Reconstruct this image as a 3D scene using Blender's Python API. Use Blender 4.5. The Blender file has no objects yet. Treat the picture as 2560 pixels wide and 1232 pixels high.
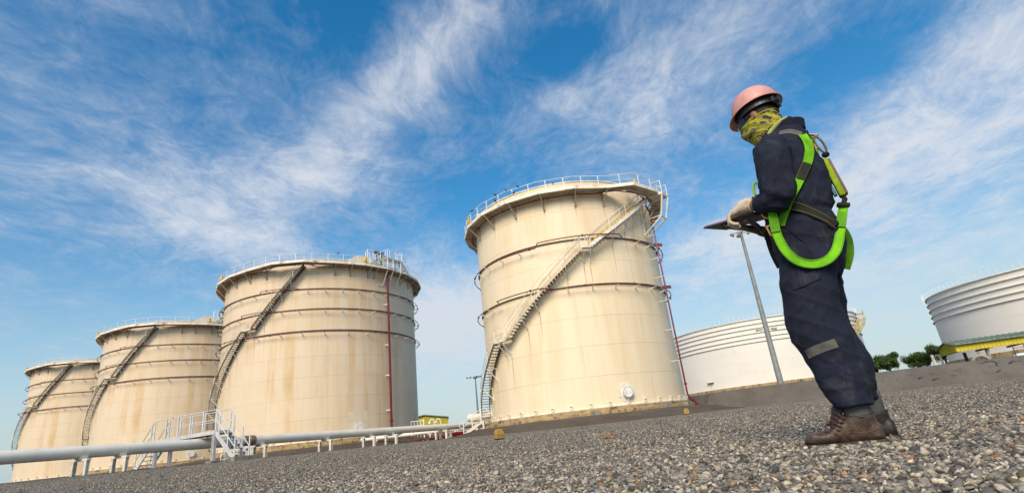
import bpy, bmesh, math, random
import numpy as np
from mathutils import Vector, Matrix, noise
from mathutils.bvhtree import BVHTree

rng = random.Random(7)
nrng = np.random.default_rng(11)
scene = bpy.context.scene
COL = scene.collection
R_ = math.radians
PI = math.pi

# ----------------------------------------------------------------- helpers
class MB:
    """collects simple solids and links them as one mesh object"""
    def __init__(self):
        self.v = []; self.f = []; self.s = []
    def add(self, vs, fs, smooth=False):
        o = len(self.v)
        self.v += [tuple(p) for p in vs]
        self.f += [tuple(i + o for i in f) for f in fs]
        self.s += [smooth] * len(fs)
        return self
    def box(self, c, d, rz=0.0, m=None):
        cx, cy, cz = c; a, b, h = d[0]/2, d[1]/2, d[2]/2
        M = m if m is not None else Matrix.Rotation(rz, 3, 'Z')
        vs = [Vector((cx, cy, cz)) + M @ Vector((sx*a, sy*b, sz*h)) for sz in (-1, 1) for sx, sy in ((-1,-1),(1,-1),(1,1),(-1,1))]
        return self.add(vs, [(3,2,1,0),(4,5,6,7),(0,1,5,4),(1,2,6,5),(2,3,7,6),(3,0,4,7)])
    def bar(self, p, q, w, h=None, up=(0,0,1)):
        h = w if h is None else h
        p = Vector(p); q = Vector(q); d = q - p
        if d.length < 1e-6: return self
        d.normalize(); u = Vector(up)
        if abs(d.dot(u.normalized())) > 0.97: u = Vector((1,0,0)) if abs(d.x) < .9 else Vector((0,1,0))
        s = d.cross(u).normalized(); t = s.cross(d).normalized()
        vs = [e + s*(i*w/2) + t*(j*h/2) for e in (p, q) for i, j in ((-1,-1),(1,-1),(1,1),(-1,1))]
        return self.add(vs, [(3,2,1,0),(4,5,6,7),(0,1,5,4),(1,2,6,5),(2,3,7,6),(3,0,4,7)])
    def tube(self, pts, r, n=8, closed=False, caps=True):
        pts = [Vector(p) for p in pts]; m = len(pts)
        rs = r if isinstance(r, (list, tuple)) else [r]*m
        vs = []; fs = []
        prev = None
        for i, p in enumerate(pts):
            if closed: d = pts[(i+1) % m] - pts[i-1]
            else: d = pts[min(i+1, m-1)] - pts[max(i-1, 0)]
            d.normalize()
            if prev is None:
                u = Vector((0,0,1)) if abs(d.z) < .9 else Vector((1,0,0))
                s = d.cross(u).normalized()
            else:
                s = (prev - d*prev.dot(d)).normalized()
            prev = s; t = d.cross(s)
            for k in range(n):
                a = 2*PI*k/n
                vs.append(p + s*(math.cos(a)*rs[i]) + t*(math.sin(a)*rs[i]))
        L = m if closed else m-1
        for i in range(L):
            j = (i+1) % m
            for k in range(n):
                fs.append((i*n+k, i*n+(k+1) % n, j*n+(k+1) % n, j*n+k))
        self.add(vs, fs, True)
        if caps and not closed:
            o = len(self.v) - len(vs)
            self.f.append(tuple(o+k for k in range(n))[::-1]); self.s.append(False)
            self.f.append(tuple(o+(m-1)*n+k for k in range(n))); self.s.append(False)
        return self
    def lathe(self, prof, n=48, c=(0,0,0), a0=0.0, a1=2*PI, smooth=True):
        """prof: (r,z) list; closed when a full turn"""
        full = abs(a1-a0-2*PI) < 1e-6
        m = n if full else n+1
        vs = [(c[0]+r*math.cos(a0+(a1-a0)*k/n), c[1]+r*math.sin(a0+(a1-a0)*k/n), c[2]+z) for r, z in prof for k in range(m)]
        fs = []
        for i in range(len(prof)-1):
            for k in range(n):
                k2 = (k+1) % m
                fs.append((i*m+k, i*m+k2, (i+1)*m+k2, (i+1)*m+k))
        return self.add(vs, fs, smooth)
    def cyl(self, p, q, r, n=16, r2=None):
        return self.tube([p, q], [r, r if r2 is None else r2], n)
    def prism(self, poly, z0, z1):
        n = len(poly)
        vs = [(x, y, z0) for x, y in poly] + [(x, y, z1) for x, y in poly]
        fs = [tuple(range(n))[::-1], tuple(range(n, 2*n))] + [(i, (i+1) % n, n+(i+1) % n, n+i) for i in range(n)]
        return self.add(vs, fs)
    def build(self, name, mat, parent=None, loc=None, angle=40, bevel=0):
        me = bpy.data.meshes.new(name)
        me.from_pydata(self.v, [], self.f)
        me.polygons.foreach_set('use_smooth', self.s)
        if any(self.s): me.set_sharp_from_angle(angle=R_(angle))
        return link(name, me, mat, parent, loc, bevel)

def link(name, me, mat, parent=None, loc=None, bevel=0):
    o = bpy.data.objects.new(name, me)
    COL.objects.link(o)
    if mat is not None: me.materials.append(mat)
    if parent is not None: o.parent = parent
    if loc is not None: o.location = loc
    if bevel:
        b = o.modifiers.new('bevel', 'BEVEL'); b.width = bevel; b.segments = 2; b.limit_method = 'ANGLE'
    me.validate(); me.update()
    return o

def tag(o, label=None, cat=None, group=None, kind=None):
    if label: o['label'] = label
    if cat: o['category'] = cat
    if group: o['group'] = group
    if kind: o['kind'] = kind
    return o

def thing(name, loc, label, cat, group=None, rz=0.0):
    o = bpy.data.objects.new(name, None); COL.objects.link(o)
    o.location = loc; o.rotation_euler = (0, 0, rz); o.empty_display_size = .3
    return tag(o, label, cat, group)

def copy_tree(o, parent=None):
    kids = list(o.children)
    c = o.copy(); COL.objects.link(c)
    if parent is not None: c.parent = parent
    for k in kids: copy_tree(k, c)
    return c

def clone(o, parent, loc=None, rz=None):
    c = o.copy(); COL.objects.link(c); c.parent = parent
    if loc is not None: c.location = loc
    if rz is not None: c.rotation_euler = (0, 0, rz)
    return c

def pol(r, deg, z):
    a = R_(deg); return Vector((r*math.cos(a), r*math.sin(a), z))

# ----------------------------------------------------------------- materials
class NT:
    def __init__(self, tree): self.t = tree; self.n = tree.nodes; self.l = tree.links
    def new(self, typ, **kw):
        nd = self.n.new(typ)
        for k, v in kw.items(): setattr(nd, k, v)
        return nd
    def put(self, sock, v):
        if hasattr(v, 'is_output'): self.l.new(v, sock)
        elif v is not None:
            if sock.type == 'RGBA' and not isinstance(v, (int, float)) and len(v) == 3: v = (*v, 1)
            sock.default_value = v
    def math(self, op, a, b=None, c=None, clamp=False):
        nd = self.new('ShaderNodeMath', operation=op, use_clamp=clamp)
        for i, x in enumerate((a, b, c)):
            if x is not None: self.put(nd.inputs[i], x)
        return nd.outputs[0]
    def vmath(self, op, a, b=None):
        nd = self.new('ShaderNodeVectorMath', operation=op)
        self.put(nd.inputs[0], a)
        if b is not None: self.put(nd.inputs[1], b)
        return nd.outputs['Value'] if op in ('DOT_PRODUCT', 'LENGTH') else nd.outputs[0]
    def noise(self, vec, scale=5, detail=4, rough=.55, dist=0.0):
        nd = self.new('ShaderNodeTexNoise')
        if vec is not None: self.put(nd.inputs['Vector'], vec)
        nd.inputs['Scale'].default_value = scale; nd.inputs['Detail'].default_value = detail
        nd.inputs['Roughness'].default_value = rough; nd.inputs['Distortion'].default_value = dist
        return nd.outputs[0]
    def scale(self, vec, s, loc=(0,0,0), rot=(0,0,0)):
        nd = self.new('ShaderNodeMapping')
        self.put(nd.inputs[0], vec); nd.inputs[1].default_value = loc; nd.inputs[2].default_value = rot; nd.inputs[3].default_value = s
        return nd.outputs[0]
    def rng(self, x, a, b, c=0.0, d=1.0, smooth=True):
        nd = self.new('ShaderNodeMapRange', interpolation_type='SMOOTHSTEP' if smooth else 'LINEAR')
        self.put(nd.inputs[0], x)
        for i, v in enumerate((a, b, c, d)): self.put(nd.inputs[i+1], v)
        return nd.outputs[0]
    def mix(self, f, a, b, mode='MIX'):
        nd = self.new('ShaderNodeMix', data_type='RGBA', blend_type=mode)
        self.put(nd.inputs[0], f); self.put(nd.inputs[6], a); self.put(nd.inputs[7], b)
        return nd.outputs[2]
    def ramp(self, x, stops, interp='LINEAR'):
        nd = self.new('ShaderNodeValToRGB'); e = nd.color_ramp
        e.interpolation = interp
        while len(e.elements) < len(stops): e.elements.new(.5)
        for el, (p, c) in zip(e.elements, stops):
            el.position = p; el.color = (*c, 1) if len(c) == 3 else c
        self.put(nd.inputs[0], x)
        return nd.outputs[0]

def new_mat(name):
    m = bpy.data.materials.new(name); m.use_nodes = True
    g = NT(m.node_tree)
    b = m.node_tree.nodes['Principled BSDF']
    return m, g, b

def bump(g, b, h, strength=.3, dist=.01):
    nd = g.new('ShaderNodeBump'); nd.inputs['Strength'].default_value = strength; nd.inputs['Distance'].default_value = dist
    g.put(nd.inputs['Height'], h); g.l.new(nd.outputs[0], b.inputs['Normal'])

def paint(name, col, rough=.5, var=.18, scale=3.0, dirt=None, dirt_amt=.35, metal=0.0, dscale=1.5, bmp=.0):
    """plain painted or bare surface with uneven tone and patches of dirt or rust"""
    m, g, b = new_mat(name)
    tc = g.new('ShaderNodeTexCoord').outputs['Object']
    n1 = g.noise(tc, scale, 5, .6)
    lo = tuple(c*(1-var) for c in col); hi = tuple(min(1, c*(1+var)) for c in col)
    c = g.mix(g.rng(n1, .3, .7), lo, hi)
    if dirt:
        n2 = g.noise(tc, dscale, 6, .65, .4)
        c = g.mix(g.rng(n2, .62-.3*dirt_amt, .72), c, dirt)
    g.put(b.inputs['Base Color'], c)
    b.inputs['Roughness'].default_value = rough; b.inputs['Metallic'].default_value = metal
    if bmp: bump(g, b, g.noise(tc, scale*8, 4), bmp, .01)
    return m

def shell_paint(name, base, ochre, amt, course=2.42, plate=9.1, grey=(.55,.56,.55)):
    """tank plates: weld lines, vertical run-down stains, faded and patched areas"""
    m, g, b = new_mat(name)
    uv = g.new('ShaderNodeUVMap'); uv.uv_map = 'plates'; uv = uv.outputs[0]
    br = g.new('ShaderNodeTexBrick')
    br.offset = .37; br.offset_frequency = 2
    g.put(br.inputs['Vector'], uv)
    br.inputs['Scale'].default_value = 1; br.inputs['Mortar Size'].default_value = .022
    br.inputs['Mortar Smooth'].default_value = .3; br.inputs['Bias'].default_value = 0
    br.inputs['Brick Width'].default_value = plate; br.inputs['Row Height'].default_value = course
    seam = br.outputs['Fac']
    br.inputs['Color1'].default_value = (1,1,1,1); br.inputs['Color2'].default_value = (.955,.955,.965,1); br.inputs['Mortar'].default_value = (1,1,1,1)
    streak = g.noise(g.scale(uv, (.9,.045,1)), 1.0, 6, .62)
    fine = g.noise(g.scale(uv, (5.5,.12,1)), 1.0, 5, .6)
    blot = g.noise(g.scale(uv, (.13,.10,1), (3,1,0)), 1.0, 4, .6)
    s = g.math('MULTIPLY', g.rng(streak, .40, .70), g.rng(blot, .33, .62))
    s = g.math('ADD', g.math('MULTIPLY', s, .85), g.math('MULTIPLY', g.rng(fine, .56, .8), .3))
    s = g.math('MULTIPLY', s, amt, clamp=True)
    c = g.mix(s, base, ochre)
    c = g.mix(1.0, c, br.outputs['Color'], 'MULTIPLY')
    fade = g.rng(g.noise(g.scale(uv, (.33,.3,1), (9,4,0)), 1.0, 5, .7), .6, .75, 0, .3)
    c = g.mix(fade, c, tuple(min(1, x*1.08) for x in base))
    gr = g.rng(g.noise(g.scale(uv, (1.5,.16,1), (31,2,0)), 1.0, 4, .6), .6, .82, 0, .38)
    c = g.mix(gr, c, grey)
    c = g.mix(g.math('MULTIPLY', seam, g.rng(blot, .3, .6, .2, .55)), c, tuple(x*.55 for x in ochre))
    tint = g.rng(g.noise(g.scale(uv, (.21,.17,1), (17,5,0)), 1.0, 5, .65, .5), .46, .66, 0, .42*amt)
    c = g.mix(tint, c, tuple(a_*.45+b_*.55 for a_, b_ in zip(base, ochre)))
    # run-downs starting at the seams
    drip = g.math('MULTIPLY', g.rng(g.noise(g.scale(uv, (9,.05,1), (5,7,0)), 1.0, 3, .5), .66, .8), g.rng(blot, .45, .7))
    c = g.mix(g.math('MULTIPLY', drip, .45*amt), c, (.20,.115,.05))
    g.put(b.inputs['Base Color'], c)
    b.inputs['Roughness'].default_value = .5
    b.inputs['Specular IOR Level'].default_value = .35
    hh = g.math('ADD', g.math('MULTIPLY', seam, 1.0), g.math('MULTIPLY', g.noise(g.scale(uv, (.35,.5,1)), 1.0, 2), 2.2))
    bump(g, b, hh, .35, .018)
    return m

M = {}
CREAM = (.86,.73,.515)
M['shell'] = shell_paint('tank_paint_cream', CREAM, (.72,.50,.25), .60)
M['shell_stained'] = shell_paint('tank_paint_stained', (.76,.63,.455), (.62,.40,.17), .98, 2.44, 9.1)
M['shell_white'] = shell_paint('tank_paint_white', (.80,.76,.685), (.72,.62,.46), .25, 2.3, 11)
M['trim'] = paint('cream_trim', (.74,.69,.58), .5, .10, 2.0, (.34,.19,.09), .20, dscale=2.2)
M['rail'] = paint('white_rail', (.80,.79,.755), .45, .08, 2.0, (.42,.26,.14), .03, dscale=3)
M['deck'] = paint('deck_plate', (.56,.49,.39), .7, .22, 1.4, (.27,.17,.10), .30)
M['deck_edge'] = paint('deck_edge', (.83,.78,.66), .55, .10, 2.0, (.42,.19,.075), .36, dscale=.9)
M['brown_steel'] = paint('weathered_bracket', (.46,.385,.27), .6, .2, 3, (.20,.12,.07), .4)
M['dark_steel'] = paint('dark_stringer', (.105,.092,.075), .6, .3, 4, (.20,.12,.07), .3)
M['tread'] = paint('galvanised_tread', (.085,.075,.06), .6, .25, 5)
M['yellow'] = paint('safety_yellow', (.72,.44,.02), .5, .15, 4, (.35,.2,.06), .1)
M['red'] = paint('fire_red', (.150,.016,.018), .42, .18, 3, (.12,.02,.02), .2)
M['red_main'] = paint('fire_main_red', (.165,.007,.013), .38, .15, 3)
M['girder_dark'] = paint('girder_dark', (.12,.095,.07), .7, .3, 2)
M['concrete'] = None
M['pipe_white'] = paint('pipe_white', (.76,.71,.61), .42, .07, 1.2, (.5,.40,.27), .08, dscale=.8)
M['post_white'] = paint('support_cream', (.72,.68,.58), .5, .12, 3, (.45,.27,.10), .22, dscale=2.5)
M['grey_paint'] = paint('grey_structural', (.56,.56,.555), .45, .12, 3, (.36,.30,.24), .12)
M['grey_tread'] = paint('grey_tread', (.24,.26,.28), .5, .2, 5)
M['galv'] = paint('galvanised', (.20,.225,.225), .6, .2, 1.5, (.14,.145,.14), .3)
M['lamp_body'] = paint('lamp_body', (.10,.10,.095), .5, .2, 5)
M['lamp_glass'] = paint('lamp_glass', (.62,.60,.52), .25, .1, 5)
M['black'] = paint('black_plastic', (.018,.018,.019), .45, .3, 6)
M['wall_yellow'] = paint('yellow_cladding', (.43,.37,.022), .55, .1, .6, (.30,.25,.03), .2)
M['roof_green'] = paint('green_roof', (.235,.29,.205), .5, .15, .8, (.14,.17,.12), .3)
M['band_brown'] = paint('flange_wrap_brown', (.23,.13,.055), .6, .2, 5)
M['band_blue'] = paint('flange_wrap_blue', (.20,.31,.31), .6, .2, 5)
M['sign_blue'] = paint('sign_blue', (.02,.10,.32), .5, .1, 5)
M['insul'] = paint('insulation_grey', (.30,.28,.235), .7, .15, 3)

def concrete(name, col, stain, amt, sc=1.0):
    m, g, b = new_mat(name)
    tc = g.new('ShaderNodeTexCoord').outputs['Object']
    n = g.noise(tc, 2.2*sc, 7, .65)
    c = g.mix(g.rng(n, .3, .7), tuple(x*.75 for x in col), tuple(min(1, x*1.2) for x in col))
    n2 = g.noise(g.scale(tc, (1,1,.45)), 1.3*sc, 7, .7, .6)
    c = g.mix(g.rng(n2, .60-.2*amt, .66), c, stain)
    g.put(b.inputs['Base Color'], c); b.inputs['Roughness'].default_value = .9
    bump(g, b, g.math('ADD', n, g.noise(tc, 30*sc, 4)), .5, .02)
    return m
M['concrete'] = concrete('stained_concrete', (.40,.285,.145), (.075,.055,.033), .62)
M['plinth'] = concrete('plinth_concrete', (.27,.235,.185), (.12,.10,.08), .3, 1.5)
M['marker'] = concrete('marker_yellow', (.42,.25,.055), (.25,.14,.03), .2, 6)

def bund_mat():
    m, g, b = new_mat('bund_render')
    tc = g.new('ShaderNodeTexCoord').outputs['Object']
    n = g.noise(tc, .55, 8, .65)
    c = g.mix(g.rng(n, .3, .72), (.098,.087,.075), (.142,.128,.112))
    n2 = g.noise(g.scale(tc, (.5,.5,1.6)), 1.1, 9, .72, 1.2)
    low = g.noise(tc, .18, 2)
    c = g.mix(g.math('MULTIPLY', g.rng(n2, .555, .60), g.rng(low, .40, .55)), c, (.028,.023,.019))
    n3 = g.noise(tc, 9, 6, .7)
    c = g.mix(g.rng(n3, .45, .8, 0, .35), c, (.165,.148,.128))
    g.put(b.inputs['Base Color'], c); b.inputs['Roughness'].default_value = .95
    bump(g, b, g.math('ADD', g.math('MULTIPLY', n3, .5), n2), .8, .08)
    return m
M['bund'] = bund_mat()

def soil_mat():
    m, g, b = new_mat('bare_soil')
    tc = g.new('ShaderNodeTexCoord').outputs['Object']
    n = g.noise(tc, .7, 8, .68); n2 = g.noise(tc, 7, 6, .7)
    c = g.mix(g.rng(n, .3, .7), (.048,.030,.021), (.100,.066,.046))
    c = g.mix(g.rng(n2, .5, .8, 0, .5), c, (.14,.10,.074))
    far = g.rng(g.noise(tc, .03, 3), .45, .6, 0, .6)
    c = g.mix(far, c, (.12,.11,.085))
    g.put(b.inputs['Base Color'], c); b.inputs['Roughness'].default_value = .98
    bump(g, b, g.math('ADD', n, n2), .8, .08)
    return m
M['soil'] = soil_mat()

STONE = [(0.0,(.066,.061,.056)),(.10,(.112,.104,.095)),(.24,(.165,.155,.141)),(.40,(.215,.20,.18)),(.56,(.28,.258,.222)),
         (.70,(.37,.335,.275)),(.80,(.48,.42,.33)),(.87,(.60,.53,.42)),(.91,(.125,.11,.065)),(.945,(.38,.22,.11)),(.962,(.46,.40,.31)),(.990,(.34,.13,.03)),(.9965,(.54,.49,.41))]
def stone_mat():
    m, g, b = new_mat('crushed_stone')
    geo = g.new('ShaderNodeNewGeometry')
    rnd = geo.outputs['Random Per Island']
    c = g.ramp(rnd, STONE, 'CONSTANT')
    tc = g.new('ShaderNodeTexCoord').outputs['Object']
    n = g.noise(tc, 90, 4, .7)
    c = g.mix(g.rng(n, .3, .75), g.mix(1.0, c, (.72,.70,.67), 'MULTIPLY'), g.mix(1.0, c, (1.26,1.20,1.10), 'MULTIPLY'))
    g.put(b.inputs['Base Color'], c); b.inputs['Roughness'].default_value = .85
    bump(g, b, n, .25, .003)
    return m
M['stone'] = stone_mat()
def gravel_bed():
    m, g, b = new_mat('gravel_bed')
    tc = g.new('ShaderNodeTexCoord').outputs['Object']
    vo = g.new('ShaderNodeTexVoronoi'); vo.feature = 'F1'
    g.put(vo.inputs['Vector'], tc); vo.inputs['Scale'].default_value = 58
    sep = g.new('ShaderNodeSeparateColor'); g.l.new(vo.outputs['Color'], sep.inputs[0])
    c = g.ramp(sep.outputs[0], STONE, 'CONSTANT')
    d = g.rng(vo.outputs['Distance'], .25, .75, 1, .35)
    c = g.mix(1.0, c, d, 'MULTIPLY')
    big = g.rng(g.noise(tc, .5, 4), .3, .7)
    c = g.mix(1.0, c, g.mix(big, (1.12,1.08,1.02), (1.42,1.37,1.28)), 'MULTIPLY')
    g.put(b.inputs['Base Color'], c); b.inputs['Roughness'].default_value = .95
    bump(g, b, vo.outputs['Distance'], 1.0, -.02)
    return m
M['gravel'] = gravel_bed()
# ----------------------------------------------------------------- camera
CAM_H = .22
P, RO = R_(19.56), R_(6.339)
fw = Vector((0, math.cos(P), math.sin(P))); up0 = Vector((0, -math.sin(P), math.cos(P))); rt0 = Vector((1,0,0))
rt = rt0*math.cos(RO) - up0*math.sin(RO); upv = rt0*math.sin(RO) + up0*math.cos(RO)
cam_d = bpy.data.cameras.new('camera'); cam = bpy.data.objects.new('camera', cam_d); COL.objects.link(cam)
cam_d.sensor_width = 36; cam_d.sensor_fit = 'HORIZONTAL'; cam_d.lens = 36*1330.19/2560
cam_d.clip_start = .05; cam_d.clip_end = 8000
mw = Matrix((rt, upv, -fw)).transposed().to_4x4(); mw.translation = Vector((0, 0, CAM_H))
cam.matrix_world = mw
scene.camera = cam

# ----------------------------------------------------------------- light and sky
SUN_AZ, SUN_EL = -162, 40        # measured from +Y towards +X, degrees
sd = Vector((math.sin(R_(SUN_AZ))*math.cos(R_(SUN_EL)), math.cos(R_(SUN_AZ))*math.cos(R_(SUN_EL)), math.sin(R_(SUN_EL))))
sun_d = bpy.data.lights.new('sun', 'SUN'); sun = bpy.data.objects.new('sun', sun_d); COL.objects.link(sun)
sun_d.energy = 2.9; sun_d.angle = R_(28); sun_d.color = (1.0, .86, .66)
sun.rotation_mode = 'QUATERNION'; sun.rotation_quaternion = sd.to_track_quat('Z', 'Y')
sun.location = (0, 0, 60)

world = bpy.data.worlds.new('World'); scene.world = world; world.use_nodes = True
g = NT(world.node_tree)
bg = world.node_tree.nodes['Background']
sky = g.new('ShaderNodeTexSky'); sky.sky_type = 'NISHITA'; sky.sun_disc = False
sky.sun_elevation = R_(SUN_EL); sky.sun_rotation = R_(SUN_AZ)
sky.air_density = 1.35; sky.dust_density = 1.2; sky.ozone_density = 3.2; sky.altitude = 50
tcw = g.new('ShaderNodeTexCoord').outputs['Generated']
dirv = g.vmath('NORMALIZE', tcw)
sep = g.new('ShaderNodeSeparateXYZ'); g.l.new(dirv, sep.inputs[0])
dx, dy, dz = sep.outputs
hs = g.new('ShaderNodeHueSaturation'); hs.inputs['Hue'].default_value = .495; hs.inputs['Saturation'].default_value = 1.42; hs.inputs['Value'].default_value = 1.0
g.l.new(sky.outputs[0], hs.inputs['Color'])
# flat cloud deck: direction projected on a high plane
inv = g.math('DIVIDE', 1.0, g.math('ADD', g.math('MAXIMUM', dz, 0.0), .14))
cmb = g.new('ShaderNodeCombineXYZ')
g.put(cmb.inputs[0], g.math('MULTIPLY', dx, inv)); g.put(cmb.inputs[1], g.math('MULTIPLY', dy, inv))
cp = cmb.outputs[0]
def dirof(az, el): return Vector((math.sin(R_(az))*math.cos(R_(el)), math.cos(R_(az))*math.cos(R_(el)), math.sin(R_(el))))
def bank(az, el, sa, sb, ang, w):
    """a soft elongated bank of cloud around one direction of the sky; sa, sb half sizes in degrees, ang tilt of its long axis"""
    c = dirof(az, el)
    e = Vector((math.cos(R_(az)), -math.sin(R_(az)), 0)); n = c.cross(e) * -1
    if n.z < 0: n = -n
    a = e*math.cos(R_(ang)) + n*math.sin(R_(ang)); b = n*math.cos(R_(ang)) - e*math.sin(R_(ang))
    pa = g.math('MULTIPLY', g.vmath('DOT_PRODUCT', dirv, tuple(a)), 1/math.sin(R_(sa)))
    pb = g.math('MULTIPLY', g.vmath('DOT_PRODUCT', dirv, tuple(b)), 1/math.sin(R_(sb)))
    q = g.math('ADD', g.math('MULTIPLY', pa, pa), g.math('MULTIPLY', pb, pb))
    ex = g.math('EXPONENT', g.math('MULTIPLY', q, -1.0))
    fr = g.rng(g.vmath('DOT_PRODUCT', dirv, tuple(c)), .0, .3)
    return g.math('MULTIPLY', g.math('MULTIPLY', ex, fr), w)
BANKS = [(-15,35.2,9,3.6,44,.52),(-3.6,43,7,3.8,50,.44),(24,34.5,14,4.5,22,.50),(-26,25.7,12,4.5,15,.52),(-27,20,8,2.5,-15,.35),(6.7,34,5,2.2,20,.32),(40,19,24,5.0,14,.62),(48,27,12,3.5,25,.42),(22,17,9,2.5,14,.35),(-8,12.0,11,6,0,.95),(34,8.5,18,4.5,8,.45),(-40,28,13,7,20,.20),(10,38.5,6,3,20,-.4),(39,28.5,7,3,10,-.35),(-22,42,9,5,20,-.25),(-7,26,6,2.5,10,-.25),(1,25,8,3,5,-.20),(16,26,9,3,20,.2)]
tot = None
for bk in BANKS:
    t_ = bank(*bk); tot = t_ if tot is None else g.math('ADD', tot, t_)
warp = g.new('ShaderNodeTexNoise'); g.put(warp.inputs['Vector'], cp); warp.inputs['Scale'].default_value = .9; warp.inputs['Detail'].default_value = 3
wv = g.vmath('ADD', cp, g.vmath('SCALE', g.vmath('SUBTRACT', warp.outputs['Color'], (.5,.5,.5)), None)) if False else None
sc_ = g.new('ShaderNodeVectorMath', operation='SCALE'); g.put(sc_.inputs[0], g.vmath('SUBTRACT', warp.outputs['Color'], (.5,.5,.5))); sc_.inputs['Scale'].default_value = .55
wv = g.vmath('ADD', cp, sc_.outputs[0])
str1 = g.noise(g.scale(wv, (1.6,.95,1), (1.3,.4,0), (0,0,R_(-38))), 2.9, 9, .62, .4)
str2 = g.noise(g.scale(wv, (1.0,1.0,1), (7,3,0), (0,0,R_(-30))), 9.0, 8, .66, .8)
det = g.noise(g.scale(wv, (1.7,.9,1), (4,9,0), (0,0,R_(25))), 22.0, 6, .7, .6)
big = g.noise(g.scale(wv, (1,1,1), (2.2,5.1,0)), 2.3, 5, .6)
dens = g.math('ADD', g.math('MULTIPLY', str1, .80), g.math('MULTIPLY', str2, .80))
dens = g.math('ADD', dens, g.math('MULTIPLY', det, .46))
dens = g.math('ADD', dens, g.math('MULTIPLY', big, .62))
dens = g.math('ADD', dens, tot)
alpha = g.math('MULTIPLY', g.math('POWER', g.rng(dens, 1.13, 2.14, 0, 1, False), 1.25), .92)
# thin milky veil that thickens towards the horizon
veil = g.rng(dz, .0, .38, .70, .0)
cloud_col = g.mix(g.rng(dens, 1.2, 2.0), (.47,.56,.73), (.80,.835,.90))
cloud_col = g.mix(g.rng(dz, .0, .35, .8, 0), cloud_col, (.66,.76,.83))
SKYV = 0.115
skyc = hs.outputs[0]
cl = g.new('ShaderNodeVectorMath', operation='SCALE'); g.put(cl.inputs[0], cloud_col); cl.inputs['Scale'].default_value = 6.0
vl = g.new('ShaderNodeVectorMath', operation='SCALE'); vl.inputs[0].default_value = (.55,.71,.82); vl.inputs['Scale'].default_value = 6.0
c1_ = g.mix(veil, skyc, vl.outputs[0])
c2_ = g.mix(alpha, c1_, cl.outputs[0])
g.l.new(c2_, bg.inputs['Color'])
bg.inputs['Strength'].default_value = SKYV

vs = scene.view_settings
vs.view_transform = 'Standard'; vs.look = 'None'; vs.gamma = 1; vs.exposure = .40; vs.use_curve_mapping = False
scene.cycles.max_bounces = 6

# ----------------------------------------------------------------- ground
C1, RT1 = Vector((5.3836, 52.7259, 0)), 9.03
TANKROW = [(Vector((-28.858, 76.754, 0)), 13.12), (Vector((-61.985, 98.05, 0)), 13.12), (Vector((-93.789, 119.614, 0)), 13.12)]
PP = np.array([-20.7, 23.0]); PT = np.array([.42094, .90709]); PN = np.array([.90709, -.42094])   # pipeline run
BUND = [(13.0,59.0),(16.0,51.5),(24.0,46.0),(38.0,43.3),(62.0,41.6),(90.0,40)]

def sstep(x, a, b):
    t = np.clip((x-a)/(b-a), 0, 1); return t*t*(3-2*t)
def g0(x, y):
    x = np.asarray(x, float); y = np.asarray(y, float)
    return .025 + .0105*np.clip(y, -20, 62) + .015*np.clip(-x, 0, 26)*sstep(y, 2, 20)
def soil_z(x, y):
    z = g0(x, y) - .02
    along = .45*np.asarray(x) + .89*np.asarray(y)
    z = z + 3.3*sstep(along, 60, 112)*sstep(x, 16, 34)
    for (c, r, zm, w) in [(C1, RT1, 1.13, 4.2)] + [(c, r, 1.5, 5.0) for c, r in TANKROW]:
        d = np.hypot(x-c.x, y-c.y); t = 1 - sstep(d, r+1.0, r+w+.9)
        z = z*(1-t) + np.maximum(z, zm)*t
    return z
def ray_seg(u, a, b):
    d = np.array(b)-np.array(a); m = np.array([[u[0], -d[0]], [u[1], -d[1]]])
    if abs(np.linalg.det(m)) < 1e-9: return None
    k, s = np.linalg.solve(m, np.array(a)); return k if k > 0 and 0 <= s <= 1 else None
EDGE0 = PP + 1.55*PN
def edge(az):
    u = np.array([math.sin(az), math.cos(az)]); best = 16.0 if abs(az) > R_(100) else 60.0
    k = ray_seg(u, EDGE0-PT*60, EDGE0+PT*60)
    if k: best = min(best, k)
    b = u @ np.array([C1.x, C1.y]); disc = b*b - C1.x**2 - C1.y**2 + 13.9**2
    if disc > 0 and b > 0: best = min(best, b-math.sqrt(disc))
    for a, c in zip(BUND, BUND[1:]):
        k = ray_seg(u, a, c)
        if k: best = min(best, k+.25)
    return best

def grid_mesh(name, X, Y, Z, mat):
    ny, nx = X.shape
    vs = np.stack([X.ravel(), Y.ravel(), Z.ravel()], 1)
    i = np.arange(ny*nx).reshape(ny, nx)
    q = np.stack([i[:-1,:-1], i[:-1,1:], i[1:,1:], i[1:,:-1]], -1).reshape(-1, 4)
    me = bpy.data.meshes.new(name)
    me.vertices.add(len(vs)); me.vertices.foreach_set('co', vs.ravel())
    me.loops.add(q.size); me.loops.foreach_set('vertex_index', q.ravel().astype(np.int32))
    me.polygons.add(len(q)); me.polygons.foreach_set('loop_start', np.arange(0, q.size, 4, dtype=np.int32))
    me.polygons.foreach_set('use_smooth', np.ones(len(q), bool))
    me.update(calc_edges=True)
    return link(name, me, mat)

xs = np.concatenate([-np.geomspace(4000, 120, 14), np.arange(-118, -48, 3.0), np.arange(-48, 40, .6), np.arange(40, 120, 3.0), np.geomspace(122, 4000, 14)])
ys = np.concatenate([-np.geomspace(800, 20, 8), np.arange(-18, 14, 3.0), np.arange(14, 84, .6), np.arange(84, 160, 3.0), np.geomspace(164, 6000, 16)])
X, Y = np.meshgrid(xs, ys)
Z = soil_z(X, Y)
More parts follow.
